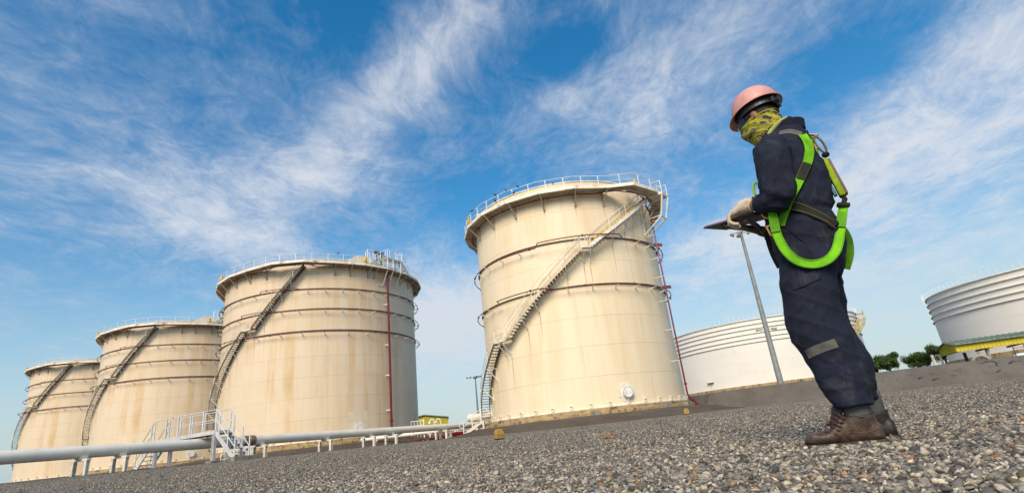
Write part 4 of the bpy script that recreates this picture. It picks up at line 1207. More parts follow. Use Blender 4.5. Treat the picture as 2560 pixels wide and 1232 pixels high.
for p in (ra_.lerp(rb_,.08), ra_.lerp(rb_,.5), ra_.lerp(rb_,.92)): MB().bar(up(p,1.2)-Vector((0,.5,0)), up(p,ZF+.1)-Vector((0,.5,0)), .24).build('post', M['lamp_body'], sh)
tb = MB()
for s in np.linspace(0.02,.98,9): tb.bar(up(fa.lerp(fb,s),ZF+.12), up(ra_.lerp(rb_,s),ZF+.12), .1, .2)
tb.build('truss', M['girder_dark'], sh)
MB().bar((-2.6,1.2,.4),(-2.6,1.2,2.2),.2).bar((-1.6,1.3,.4),(-1.6,1.3,2.2),.18).bar((-2.6,1.2,1.2),(-1.6,1.3,1.2),.1).build('pump_frame', M['trim'], sh)
# grey insulated pipe bend, white vessel and walkway hatch under the canopy
pb = thing('pipe_bend', (41.1, 50.4, 1.55), 'grey insulated pipe arch showing above the bund under the yellow canopy', 'pipe')
arc = [Vector((.46*math.cos(a), -.36*math.cos(a), .62+.52*math.sin(a))) for a in np.linspace(0, PI, 17)]
MB().tube([Vector((.46,-.36,-1.0))]+arc+[Vector((-.46,.36,-1.0))], .16, 14).build('pipe', M['insul'], pb)
MB().tube([(0,0,1.25),(0,0,1.42)], .03, 6).box((0,0,1.43),(.30,.08,.05)).build('valve_stem', M['lamp_body'], pb)
vv = thing('horizontal_vessel', (47.0, 49.6, .75), 'white horizontal vessel under the yellow canopy at the right edge of the picture', 'vessel')
MB().tube([(-3.4,.4,1.05),(-3.3,.4,1.05),(-3.0,.36,1.05),(3.5,-.4,1.05),(3.9,-.44,1.05)], [.1,.5,.72,.72,.2], 20).build('vessel_body', M['rail'], vv)
MB().box((-1.9,.2,.2),(.35,1.1,.6)).box((2.4,-.2,.2),(.35,1.1,.6)).build('saddle', M['plinth'], vv)
MB().tube([(-1.0,.1,1.72),(-.8,.1,1.98),(1.2,-.15,1.98),(1.5,-.2,1.72)], [.45,.42,.42,.45], 10).build('insulated_hatch', M['insul'], vv)
h = MB()
for q_ in (-3.2,-2.2,-1.2,0.2,1.4): h.bar((q_,.2,1.5),(q_,.2,2.6),.06)
h.bar((-3.2,.2,2.25),(-1.2,.2,2.25),.05); h.bar((-1.2,.2,2.3),(1.6,.0,2.75),.05); h.box((.6,0,2.5),(.3,.25,.5)); h.box((1.4,0,2.6),(.2,.2,.6))
h.build('valve_gear', M['lamp_body'], vv)

# ----------------------------------------------------------------- trees beyond the bund
def leaf_mat(name, a, b):
    m, g, bs = new_mat(name)
    geo = g.new('ShaderNodeNewGeometry')
    tc = g.new('ShaderNodeTexCoord').outputs['Object']
    n = g.noise(tc, .55, 3)
    f = g.math('ADD', g.math('MULTIPLY', geo.outputs['Random Per Island'], .6), g.math('MULTIPLY', g.rng(n, .35, .65), .4))
    g.put(bs.inputs['Base Color'], g.mix(f, a, b)); bs.inputs['Roughness'].default_value = .6
    return m
M['leaf'] = leaf_mat('broad_leaves', (.020,.050,.012), (.085,.14,.022))
M['bark'] = paint('bark', (.10,.075,.05), .9, .3, 3)
def tree(loc, h, w, seed, label):
    r = random.Random(seed)
    t = thing('tree', loc, label, 'tree', 'spreading trees beyond the bund')
    limbs = MB(); tips = []
    th_ = h*.42
    limbs.tube([(0,0,-.3),(.08,0,th_*.5),(0,.1,th_)], [.32,.25,.22], 8)
    for k in range(8):
        a = 2*PI*k/8 + r.uniform(-.3,.3); ln = w*.5*r.uniform(.45,.95); up_ = h*r.uniform(.10,.46)
        m1 = Vector((math.cos(a)*ln*.45, math.sin(a)*ln*.45, th_+up_*.6)); m2 = Vector((math.cos(a)*ln, math.sin(a)*ln, th_+up_))
        limbs.tube([(0,.1,th_-.2), m1, m2], [.14,.09,.03], 6); tips += [m2, m1.lerp(m2,.6)]
        for j in range(2):
            q = m1.lerp(m2, r.uniform(.2,.8)) + Vector((r.uniform(-1,1), r.uniform(-1,1), r.uniform(.3,1.1)))*w*.11
            limbs.tube([m1, q], [.06,.02], 5); tips.append(q)
    for k in range(9):
        a = r.uniform(0, 6.28); q = Vector((math.cos(a)*w*r.uniform(.12,.40), math.sin(a)*w*r.uniform(.12,.40), h*r.uniform(.36,.62))); limbs.tube([(0,.05,th_*.8), q], [.07,.02], 5); tips.append(q)
    limbs.build('trunk', M['bark'], t)
    cr = MB()
    for c in tips:
        R0 = w*r.uniform(.11,.18)
        for k in range(330):
            d = Vector((r.gauss(0,1), r.gauss(0,1), r.gauss(0,.7)))
            d = d.normalized()*R0*(r.random()**.45)
            p = c + d + Vector((0,0,R0*.2)); s = r.uniform(.08,.19)
            n = Vector((r.gauss(0,1), r.gauss(0,1), r.gauss(.6,1))).normalized(); u = n.orthogonal().normalized(); u = Matrix.Rotation(r.uniform(0,6.28),3,n) @ u; v = n.cross(u)
            cr.add([p-u*s, p-v*s*.6, p+u*s, p+v*s*.6], [(0,1,2,3)])
    cr.build('crown', M['leaf'], t)
for az, d, h, w, sd_, lab in ((31.65,150,4.6,4.4,3,'low tree half hidden behind the right trouser leg of the worker'),(33.05,150,5.5,5.2,5,'round tree standing alone above the bund, nearest the leg of the worker'),
                      (35.2,152,5.1,5.6,8,'broad middle tree above the bund with sky on both sides'),(37.0,148,6.1,5.6,21,'tallest tree, partly behind the yellow canopy end')):
    xx, yy = math.sin(R_(az))*d, math.cos(R_(az))*d
    tree((xx, yy, 3.85), h, w, sd_, lab)

# ----------------------------------------------------------------- small things on the gravel
def text_mesh(s, size, ext):
    cu = bpy.data.curves.new('lettering', 'FONT'); cu.body = s; cu.size = size; cu.extrude = ext; cu.align_x = 'CENTER'
    ob = bpy.data.objects.new('tmp', cu); COL.objects.link(ob)
    me = bpy.data.meshes.new_from_object(ob.evaluated_get(bpy.context.evaluated_depsgraph_get()))
    bpy.data.objects.remove(ob); return me
def marker(name, loc, rz, s, label, txt):
    t = thing(name, loc, label, 'marker post', 'yellow concrete markers in the gravel', rz)
    w, d, h = .30*s, .30*s, .40*s
    poly = [(-w/2,.07*s),(w/2,.07*s),(w/2,h*.66),(w*.27,h),(-w*.27,h),(-w/2,h*.66)]
    vs = [(a,-d/2,c) for a, c in poly]+[(a,d/2,c) for a, c in poly]
    MB().add(vs, [tuple(range(6)), tuple(range(11,5,-1))]+[((i+1)%6,i,6+i,6+(i+1)%6) for i in range(6)]).build('block', M['marker'], t, bevel=.014*s)
    MB().box((0,0,.02*s),(w*.985,d*.985,.12*s)).build('black_base', M['black'], t)
    if txt:
        me = text_mesh(txt, .115*s, .004); me.name = 'lettering'
        o = link('lettering', me, M['letter'], t); o.location = (0,-d/2-.003,.125*s); o.rotation_euler = (PI/2,0,0); o.scale = (1.0,1.1,1)
M['letter'] = paint('cast_letters', (.16,.095,.02), .8, .2, 20)
gz_ = lambda x, y: float(g0(x, y))
marker('marker_post', (-.868, 14.5, gz_(-.868,14.5)-.02), R_(24), .70, 'stubby yellow marker post with cast letters, black foot, in the gravel left of centre', 'E716')
marker('marker_post', (9.1, 33.0, gz_(9.1,33)-.02), R_(-12), .95, 'small distant yellow marker post in the gravel right of the nearest tank', None)
rk = MB(); rr = random.Random(4)
vs = [Vector(v)*(1+rr.uniform(-.2,.2)) for v in ICO]; vs = [(v.x*.085, v.y*.05, v.z*.034+.02) for v in vs]
rk.add(vs, [tuple(int(i) for i in f) for f in ICOF])
ro = rk.build('rock', paint('rust_rock', (.30,.135,.06), .85, .35, 14, (.16,.10,.07), .5, dscale=9), None); ro.location = (.815, 6.12, gz_(.815,6.12)); ro.rotation_euler = (0,.15,.3)
tag(ro, 'rust brown fist sized rock lying alone on the gravel below the nearest tank', 'rock')
# ----------------------------------------------------------------- the worker
# local axes: x to the right along the yard, y away from the road side, z up; faces -x, turned a little towards +y
WX, WY = 1.3185, 2.4134
WZ = gz_(WX, WY) - .005
man = thing('person', (WX, WY, WZ), 'worker in navy coveralls, pink hard hat and green harness looking down at a clipboard', 'person', None, R_(-28.65))

def loft(secs, n=28, e=2.3):
    """secs: (centre, half vector a, half vector b); superellipse rings, closed ends"""
    vs = []; fs = []
    for c, a, b in secs:
        c, a, b = Vector(c), Vector(a), Vector(b)
        for k in range(n):
            t = 2*PI*k/n; ct, st = math.cos(t), math.sin(t)
            vs.append(c + a*(math.copysign(abs(ct)**(2/e), ct)) + b*(math.copysign(abs(st)**(2/e), st)))
    for i in range(len(secs)-1):
        for k in range(n): fs.append((i*n+k, i*n+(k+1) % n, (i+1)*n+(k+1) % n, (i+1)*n+k))
    o = len(vs); vs.append(Vector(secs[0][0])); vs.append(Vector(secs[-1][0])); m = (len(secs)-1)*n
    for k in range(n): fs.append((o, (k+1) % n, k)); fs.append((o+1, m+k, m+(k+1) % n))
    return vs, fs
def limb(pts, n=20, flat=1.0, e=2.0):
    """round tapering limb through (x,y,z,r)"""
    secs = []; P_ = [Vector(p[:3]) for p in pts]
    prev = None
    for i, p in enumerate(P_):
        d = (P_[min(i+1,len(P_)-1)]-P_[max(i-1,0)]).normalized()
        if prev is None: s = d.orthogonal().normalized()
        else: s = (prev - d*prev.dot(d)).normalized()
        prev = s; r = pts[i][3]
        secs.append((p, s*r, d.cross(s)*r*flat))
    # rounded ends
    d0 = (P_[1]-P_[0]).normalized(); d1 = (P_[-1]-P_[-2]).normalized()
    c, a, b = secs[0]; secs = [(c-d0*pts[0][3]*.8, a*.35, b*.35), (c-d0*pts[0][3]*.5, a*.8, b*.8)] + secs
    c, a, b = secs[-1]; secs += [(c+d1*pts[-1][3]*.5, a*.8, b*.8), (c+d1*pts[-1][3]*.8, a*.35, b*.35)]
    return loft(secs, n, e)
def ell(c, a, b, cc, n=18, m=12):
    """ellipsoid with half vectors a, b, cc"""
    secs = []
    for i in range(1, m):
        t = PI*i/m; secs.append((Vector(c)-Vector(cc)*math.cos(t), Vector(a)*math.sin(t), Vector(b)*math.sin(t)))
    return loft(secs, n, 2.0)
def union(name, solids, voxel, mat, smooth=6, parent=man, deform=None, factor=.5):
    me = bpy.data.meshes.new('tmp'); vs = []; fs = []
    for v, f in solids:
        o = len(vs); vs += [tuple(p) for p in v]; fs += [tuple(i+o for i in q) for q in f]
    me.from_pydata(vs, [], fs)
    bm = bmesh.new(); bm.from_mesh(me); 
    for isl in (bm.faces,): bmesh.ops.recalc_face_normals(bm, faces=list(isl))
    bm.to_mesh(me); bm.free()
    ob = bpy.data.objects.new('tmp', me); COL.objects.link(ob)
    r = ob.modifiers.new('r', 'REMESH'); r.mode = 'VOXEL'; r.voxel_size = voxel
    s = ob.modifiers.new('s', 'SMOOTH'); s.iterations = smooth; s.factor = factor
    out = bpy.data.meshes.new_from_object(ob.evaluated_get(bpy.context.evaluated_depsgraph_get()))
    bpy.data.objects.remove(ob); out.name = name
    if deform:
        nrm = [v.normal.copy() for v in out.vertices]
        for v, n in zip(out.vertices, nrm): v.co += n*deform(v.co, n)
    out.polygons.foreach_set('use_smooth', [True]*len(out.polygons))
    out.materials.clear()
    return link(name, out, mat, parent)
def bvh(o):
    me = o.data; return BVHTree.FromPolygons([v.co.copy() for v in me.vertices], [tuple(p.vertices) for p in me.polygons])

def cloth(name, col, wear, wear_amt, weave=900, fold=.5):
    m, g, b = new_mat(name)
    tc = g.new('ShaderNodeTexCoord').outputs['Object']
    n = g.noise(tc, 7, 6, .65)
    c = g.mix(g.rng(n, .3, .7), tuple(x*.62 for x in col), tuple(x*1.28 for x in col))
    n2 = g.noise(g.scale(tc, (1,1,.55)), 11, 8, .75, .8)
    c = g.mix(g.rng(n2, .60-.15*wear_amt, .78, 0, .6), c, wear)
    g.put(b.inputs['Base Color'], c); b.inputs['Roughness'].default_value = .9
    b.inputs['Sheen Weight'].default_value = .0; b.inputs['Specular IOR Level'].default_value = .25
    w = g.noise(tc, weave, 2, .5); f = g.noise(g.scale(tc, (1,1,.6)), 16, 5, .6, .6)
    bump(g, b, g.math('ADD', g.math('MULTIPLY', w, .12), f), fold, .012)
    return m
M['navy'] = cloth('navy_cotton', (.0120,.0155,.0310), (.080,.080,.088), .8)
M['navy_flap'] = cloth('navy_flap', (.0165,.0200,.0350), (.080,.080,.088), .8)
M['skin'] = paint('brown_skin', (.235,.105,.058), .55, .12, 18)
M['hair'] = paint('black_hair', (.007,.006,.006), .6, .3, 60)
M['helmet'] = None
def helmet_mat():
    m, g, b = new_mat('faded_pink_shell')
    tc = g.new('ShaderNodeTexCoord').outputs['Object']
    n = g.noise(tc, 7, 6, .6)
    c = g.mix(g.rng(n, .35, .7), (.56,.225,.20), (.66,.40,.33))
    n2 = g.noise(tc, 22, 7, .75, .5)
    c = g.mix(g.rng(n2, .54, .70, 0, .8), c, (.42,.22,.15))
    n3 = g.noise(g.scale(tc, (1,1,3)), 60, 5, .7)
    c = g.mix(g.rng(n3, .68, .75, 0, .6), c, (.22,.10,.08))
    g.put(b.inputs['Base Color'], c); b.inputs['Roughness'].default_value = .42
    bump(g, b, n2, .08, .004)
    return m
M['helmet'] = helmet_mat()
def gaiter_mat():
    m, g, b = new_mat('printed_gaiter')
    tc = g.new('ShaderNodeTexCoord').outputs['Object']
    n = g.noise(tc, 14, 4, .6)
    base = g.mix(g.rng(n, .3, .7), (.235,.235,.008), (.40,.385,.02))
    p = g.noise(g.scale(tc, (52,36,70), (0,0,0), (0,R_(-24),0)), 1.0, 2, .7, 1.0)
    rows = g.math('SINE', g.math('MULTIPLY', g.vmath('DOT_PRODUCT', tc, (.40,0,.92)), 190.0))
    mk = g.math('MULTIPLY', g.rng(p, .49, .53), g.rng(rows, -.30, .05))
    c = g.mix(mk, base, (.055,.018,.075))
    g.put(b.inputs['Base Color'], c); b.inputs['Roughness'].default_value = .85
    bump(g, b, g.noise(g.scale(tc, (1,1,2.5), (0,0,0), (0,R_(-30),0)), 22, 4), .45, .012)
    return m
M['gaiter'] = gaiter_mat()
M['webbing'] = cloth('green_webbing', (.150,.43,.010), (.085,.19,.015), .75, 1400, .3)
M['webbing_stitch'] = cloth('stitched_webbing', (.10,.30,.010), (.05,.14,.01), .3, 1400, .3)
M['belt'] = cloth('black_webbing', (.020,.018,.013), (.055,.05,.035), .4, 1200, .15)
M['belt_edge'] = paint('belt_thread', (.16,.15,.03), .8, .2, 30)
M['reflect'] = cloth('reflective_tape', (.125,.12,.11), (.075,.07,.065), .5, 500, .3)
M['label'] = cloth('rubbed_label', (.030,.028,.024), (.13,.12,.10), .85, 500, .2)
M['leather'] = paint('brown_leather', (.050,.030,.021), .48, .45, 16, (.13,.08,.055), .32, dscale=12, bmp=.25)
M['leather_dark'] = paint('dark_leather', (.022,.017,.014), .5, .4, 16, (.05,.035,.025), .3, dscale=14, bmp=.2)
M['sole'] = paint('rubber_sole', (.032,.027,.022), .7, .3, 20, (.16,.135,.10), .45, dscale=10)
M['lace'] = paint('red_brown_lace', (.075,.020,.014), .7, .3, 60)
M['thread'] = paint('orange_thread', (.14,.055,.022), .7, .3, 60)
M['sock'] = cloth('grey_sock', (.105,.105,.105), (.16,.16,.16), .3, 700, .5)
def glove_mat():
    m, g, b = new_mat('work_glove')
    tc = g.new('ShaderNodeTexCoord').outputs['Object']
    n = g.noise(tc, 26, 6, .7, .5)
    c = g.mix(g.rng(n, .35, .7), (.50,.40,.29), (.66,.56,.43))
    n2 = g.noise(g.scale(tc, (1,1,1), (2,2,2)), 38, 6, .75, .6)
    c = g.mix(g.rng(n2, .56, .72, 0, .75), c, (.16,.12,.085))
    g.put(b.inputs['Base Color'], c); b.inputs['Roughness'].default_value = .85
    bump(g, b, g.noise(tc, 120, 4), .35, .004)
    return m
M['glove'] = glove_mat()
M['glove_dirty'] = paint('soiled_glove', (.155,.125,.095), .9, .4, 40, (.05,.042,.034), .45, dscale=30, bmp=.3)
M['steel'] = paint('worn_steel', (.24,.19,.13), .35, .3, 40, (.10,.07,.05), .4, metal=.8)
M['brass'] = paint('brass_sleeve', (.22,.12,.05), .4, .2, 40, metal=.6)
M['lens_dark'] = paint('dark_lens', (.012,.012,.013), .12, .2, 10)
M['pack'] = cloth('pack_fabric', (.30,.46,.02), (.20,.17,.12), .5, 700, .3)
M['pack_brown'] = cloth('pack_sleeve', (.22,.155,.11), (.10,.07,.05), .5, 500, .4)
M['teal'] = paint('teal_tag', (.01,.12,.17), .6, .3, 30)

# ---- coverall
def ridge(p, k=3.0):
    return (1-min(1.0, abs(noise.noise(p))*1.6))**k
def fold(co, n):
    x, y, z = co
    wz = .5*noise.noise(Vector((x*4, y*4, z*3)))
    d = .0060*noise.noise(Vector((x*6, y*6, z*4+3)))
    if z < .84:
        # long drags from the knee and seat, sharp creases stacked near the hem
        s = z*.80+x*.60; t = x*.80-z*.60
        d += .0050*(ridge(Vector((t*3.2+wz*.5, y*4.5, s*10.5)))-.35)
        d += .0040*(ridge(Vector((s*3.0+5, y*5, (z*.7-x*.7)*11+wz)))-.35)*float(sstep(np.array(z), .30, .5))
        h = float(sstep(np.array(.40-z), 0, .16))
        d += h*.0055*(ridge(Vector((x*4.5+2, y*4, z*20+x*5+wz*1.5)), 2.5)-.4)
        d += .0030*noise.noise(Vector((x*20, y*20, z*26)))
    else:
        s = z*.85+x*.52; t = x*.85-z*.52
        d += .0065*(ridge(Vector((t*4.0+wz, y*5, s*11+3)))-.35)
        d += .0050*(ridge(Vector((s*4.5, y*6+2, (z*.55-x*.83)*13+wz)))-.35)
        d += .0035*noise.noise(Vector((x*19, y*18, z*24)))
        w = math.exp(-((z-1.0)/.05)**2)
        d += w*.0060*(ridge(Vector((x*4, y*4+7, z*24+wz)), 2.5)-.4)
    return d
torso = loft([((.050,0,.70),(.10,0,0),(0,.13,0)), ((.058,0,.76),(.128,0,0),(0,.165,0)), ((.062,0,.84),(.148,0,0),(0,.182,0)), ((.070,0,.90),(.155,0,0),(0,.185,0)),
              ((.058,0,.955),(.143,0,0),(0,.178,0)), ((.053,0,.99),(.137,0,0),(0,.176,0)), ((.064,0,1.04),(.152,0,0),(0,.184,0)), ((.072,0,1.10),(.156,0,0),(0,.190,0)),
              ((.079,0,1.18),(.150,0,0),(0,.190,0)), ((.080,0,1.26),(.140,0,0),(0,.188,0)), ((.080,0,1.33),(.124,-.0,0),(0,.172,0)), ((.084,0,1.39),(.112,0,0),(0,.135,0)),
              ((.088,0,1.44),(.098,0,0),(0,.098,0)), ((.094,0,1.475),(.080,0,.01),(0,.078,0)), ((.10,0,1.50),(.062,0,.012),(0,.062,0))], 36, 2.35)
def leg(rows, yc, k):
    secs = []
    for z, x0, x1, hy, dy in rows:
        secs.append((((x0+x1)/2*k, yc+dy, .17+(z-.17)*k), ((x1-x0)/2*k,0,0), (0,hy,0)))
    return loft(secs[::-1], 30, 2.25)
near = leg([(.86,-.06,.16,.09,.0),(.78,-.085,.16,.10,.0),(.70,-.100,.140,.105,0),(.594,-.115,.116,.103,0),(.52,-.121,.119,.100,0),(.455,-.119,.122,.096,0),(.37,-.093,.126,.092,0),(.32,-.078,.132,.090,0),
            (.28,-.066,.133,.088,0),(.212,-.048,.133,.083,0),(.172,-.036,.130,.080,0),(.145,-.025,.130,.079,0)], -.095, .965)
far = leg([(.84,-.02,.17,.08,-.02),(.72,-.06,.156,.10,0),(.617,-.07,.147,.10,0),(.518,-.075,.130,.098,0),(.439,-.07,.132,.094,0),(.401,-.055,.145,.092,0),(.328,-.03,.164,.09,0),(.235,-.01,.156,.085,0),(.165,.0,.145,.08,0)], .115, 1.042)
sleeveL = limb([(.043,-.135,1.335,.062),(.030,-.175,1.300,.080),(.021,-.212,1.235,.079),(.014,-.228,1.165,.077),(.010,-.236,1.108,.074),(.004,-.232,1.066,.070),(-.015,-.212,1.050,.066),(-.040,-.186,1.056,.056),(-.064,-.160,1.066,.047)], 24)
sleeveR = limb([(.05,.13,1.34,.062),(.04,.175,1.29,.080),(.03,.215,1.20,.078),(.02,.225,1.10,.074),(-.01,.20,1.03,.064),(-.045,.15,.995,.052),(-.075,.105,.985,.042)], 24)
coverall = union('coverall', [torso, near, far, sleeveL, sleeveR], .0056, M['navy'], 5, man, fold)
cv_all = bvh(coverall)
def soup(*sol):
    vs = []; fs = []
    for v, f in sol:
        o = len(vs); vs += [Vector(q) for q in v]; fs += [tuple(i+o for i in q) for q in f]
    return BVHTree.FromPolygons(vs, fs)
cv_trunk = soup(torso, near, far)
cv = cv_all

# ---- body inside: one continuous skin surface with head, neck, arms and hands' roots
hc = Vector((.015,.012,1.565))
f_ = Vector((-.90,.33,-.28)).normalized(); s_ = Vector((-.34,-.94,0)).normalized(); u_ = f_.cross(s_)*-1
if u_.z < 0: u_ = -u_
def H(f, s, u): return hc + f_*f + s_*s + u_*u
head = ell(H(0,0,.02), f_*.094, s_*.074, u_*.105)
jaw = ell(H(.030,0,-.055), f_*.060, s_*.056, u_*.065)
nose = limb([tuple(H(.086,0,.012))+(.012,), tuple(H(.104,0,-.015))+(.015,), tuple(H(.100,0,-.028))+(.014,)], 12)
brow = ell(H(.078,0,.034), f_*.02, s_*.050, u_*.012)
lips = ell(H(.082,0,-.060), f_*.012, s_*.024, u_*.012)
ear1 = ell(H(-.012,.078,-.002), f_*.018, s_*.009, u_*.031); ear2 = ell(H(-.012,-.078,-.002), f_*.018, s_*.009, u_*.031)
neck = limb([tuple(H(-.03,0,-.03))+(.055,), (.05,0,1.47,.056), (.08,0,1.40,.062)], 20)
tr_ = loft([((.065,0,.80),(.09,0,0),(0,.13,0)), ((.062,0,.95),(.09,0,0),(0,.12,0)), ((.078,0,1.18),(.095,0,0),(0,.135,0)), ((.08,0,1.32),(.085,0,0),(0,.14,0)), ((.085,0,1.42),(.06,0,0),(0,.08,0))], 24)
arms = [limb([(.045,-.135,1.32,.045),(.028,-.215,1.19,.046),(.015,-.228,1.075,.042),(-.04,-.18,1.066,.042),(-.095,-.125,1.083,.0345),(-.128,-.103,1.094,.0290),(-.150,-.096,1.098,.026)], 18),
        limb([(.045,.135,1.32,.045),(.025,.21,1.19,.046),(.01,.215,1.07,.042),(-.035,.16,1.01,.038),(-.085,.09,.995,.029),(-.120,.05,1.005,.026)], 18)]
legs_ = [limb([(.03,-.09,.86,.08),(0,-.095,.55,.06),(.02,-.095,.45,.052),(.05,-.095,.28,.044),(.052,-.095,.14,.030),(.05,-.095,.07,.030)], 18), limb([(.06,.09,.86,.08),(.04,.115,.55,.06),(.04,.115,.45,.052),(.095,.115,.28,.044),(.110,.116,.14,.030),(.108,.118,.07,.030)], 18)]
body = union('body', [head, jaw, nose, brow, lips, ear1, ear2, neck, tr_]+arms+legs_, .0058, M['skin'], 3)
# eyes
for s in (-1, 1): MB().add(*ell(H(.082,s*.031,.012), f_*.010, s_*.012, u_*.008, 12, 8), True).build('eye', M['lens_dark'], body)
# hair: close cropped cap from brow to nape
hairs = union('hair', [ell(H(-.012,0,.034), f_*.092, s_*.080, u_*.100), ell(H(-.050,0,-.004), f_*.046, s_*.062, u_*.045)], .006, M['hair'], 2)

# ---- hard hat
hc2 = Vector((.016,.010,1.630))
hf = Vector((-.90,.36,-.165)).normalized(); hs_ = Vector((-.37,-.925,.02)).normalized(); hu = hf.cross(hs_)
if hu.z < 0: hu = -hu
hs_ = hu.cross(hf) if hu.cross(hf).dot(hs_) > 0 else -hu.cross(hf)
def HH(f, s, u): return hc2 + hf*f + hs_*s + hu*u
def dome(A, B, Hh, rim_in=None, n=48, m=14):
    vs = []; fs = []
    for i in range(m):
        t = (PI/2)*i/m
        c = math.cos(t)**.80; z = math.sin(t)
        for k in range(n):
            a = 2*PI*k/n
            rid = 1 + .012*math.exp(-((math.sin(a))/.16)**2)*math.cos(t)*0
            vs.append(HH(A*c*math.cos(a)*rid, B*c*math.sin(a)*rid, Hh*z))
    vs.append(HH(0,0,Hh)); top = len(vs)-1
    for i in range(m-1):
        for k in range(n): fs.append((i*n+k, i*n+(k+1)%n, (i+1)*n+(k+1)%n, (i+1)*n+k))
    for k in range(n): fs.append(((m-1)*n+k, (m-1)*n+(k+1)%n, top))
    return vs, fs
hm = MB()
A, B, Hh = .121, .107, .121
v, f = dome(A, B, Hh); hm.add(v, f, True)
v, f = dome(A-.006, B-.006, Hh-.006); hm.add(v, [tuple(reversed(q)) for q in f], True)
# brim: peak in front, narrow gutter round the rest, turned slightly down
n = 48; vs = []
for ring in range(4):
    for k in range(n):
        a = 2*PI*k/n; pk = max(0, math.cos(a))**2.2
        w = (.013 + .018*pk); dr = -(.009 + .010*pk)
        if ring == 0: q = HH((A-.006)*math.cos(a), (B-.006)*math.sin(a), -.000)
        elif ring == 1: q = HH((A+.000)*math.cos(a), (B+.000)*math.sin(a), .004)
        elif ring == 2: q = HH((A+w)*math.cos(a), (B+w*.75)*math.sin(a), dr+.003)
        else: q = HH((A+w-.001)*math.cos(a), (B+w*.75-.001)*math.sin(a), dr-.001)
        vs.append(q)
fs = []
for i, j in ((1,2),(2,3),(3,0)):
    for k in range(n): fs.append((i*n+k, j*n+k, j*n+(k+1)%n, i*n+(k+1)%n))
hm.add(vs, fs, True)
# raised crown ridge
rd = [HH((A-.004)*math.cos(t), 0, (Hh+.001)*math.sin(t)) for t in np.linspace(.5, PI-.35, 18)]
hm.tube(rd, .006, 8)
hat = hm.build('hard_hat', M['helmet'], man, angle=50)
# inner band, ratchet knob
sb = MB()
band = [HH((A-.018)*math.cos(a), (B-.016)*math.sin(a), -.020) for a in np.linspace(0, 2*PI, 40, endpoint=False)]
for i in range(40):
    j = (i+1) % 40; sb.add([band[i]-hu*.018, band[j]-hu*.018, band[j]+hu*.026, band[i]+hu*.026], [(0,1,2,3)]); 
    ci = hc2; o = lambda p: p+(p-ci).normalized()*.003
    sb.add([o(band[i]-hu*.018), o(band[j]-hu*.018), o(band[j]+hu*.026), o(band[i]+hu*.026)], [(0,1,2,3)])
sb.build('head_band', M['black'], hat)
kn = MB(); kn.cyl(HH(-.100,.012,-.030), HH(-.125,.014,-.036), .018, 14); kn.bar(HH(-.098,-.045,-.030), HH(-.106,.05,-.034), .012, .026); kn.build('ratchet_knob', M['black'], hat)
# ---- goggles
gg = MB()
for a0, a1 in ((-1.25, 1.25),):
    ps = [H(.098*math.cos(a)+.004, .079*math.sin(a), .014) for a in np.linspace(a0, a1, 17)]
    for p, q in zip(ps, ps[1:]): gg.bar(p, q, .008, .034, up=u_)
gl_ = gg.build('glasses', M['lens_dark'], man)
tm = MB()
for s in (-1,1): tm.bar(H(.098*math.cos(1.25), s*.079*math.sin(1.25), .014), H(-.01, s*.081, .022), .005, .012, up=u_)
tm.build('temple', M['black'], gl_)

# ---- gaiter
def tiltring(z, xc, hx, hy, tilt):
    return ((xc, .008, z), (hx, 0, hx*tilt), (0, hy, 0))
gs_ = [tiltring(1.556,.018,.093,.083,.26), tiltring(1.538,.018,.096,.085,.22), tiltring(1.516,.020,.099,.084,.14), tiltring(1.492,.026,.097,.082,.07), tiltring(1.465,.035,.094,.080,0), tiltring(1.438,.044,.088,.078,-.1), tiltring(1.415,.054,.078,.074,-.2), tiltring(1.385,.06,.065,.07,-.2)]
def gfold(co, n): return .0035*math.sin((co.z*.92+co.x*.40)*150+3*noise.noise(co*14)) + .004*noise.noise(co*18)
gvs, gfs = loft(gs_, 40, 2.1)
gaiter = union('neck_gaiter', [(gvs, gfs)], .0048, M['gaiter'], 2, man, gfold)
gb = bvh(gaiter)
rim = MB(); rp = [Vector((.018+.095*math.cos(a), .008+.085*math.sin(a), 1.557+.0245*math.cos(a))) for a in np.linspace(0, 2*PI, 40, endpoint=False)]
rim.tube(rp, .0042, 8, closed=True); rim.build('hem', M['gaiter'], gaiter)
def cast(b, x, z, y0=-.6):
    h = b.ray_cast(Vector((x, y0, z)), Vector((0,1,0)), 1.2)
    return h[0]
# printed words following the cloth
M['print'] = paint('purple_print', (.050,.016,.075), .85, .2, 60)
def print_on(txt, x, z, size, ang, depth=.0012):
    me = text_mesh(txt, size, 0); ok = True
    bm = bmesh.new(); bm.from_mesh(me); bmesh.ops.subdivide_edges(bm, edges=bm.edges[:], cuts=1); bm.to_mesh(me); bm.free()
    a = R_(ang)
    for v_ in me.vertices:
        px, pz_ = x + v_.co.x*math.cos(a)-v_.co.y*math.sin(a), z + v_.co.x*math.sin(a)+v_.co.y*math.cos(a)
        h = cast(gb, px, pz_)
        v_.co = (px, (h.y if h else 0)-depth, pz_)
    me.name = 'printed_word'; link('printed_word', me, M['print'], gaiter)
for txt, x, z, sz, an in (('LINE',.020,1.478,.026,24),('FE',-.016,1.447,.024,40),('E',.066,1.535,.030,8),('LINE',-.030,1.512,.018,22)):
    print_on(txt, x*.97, .17+(z-.17)*.972, sz, an)

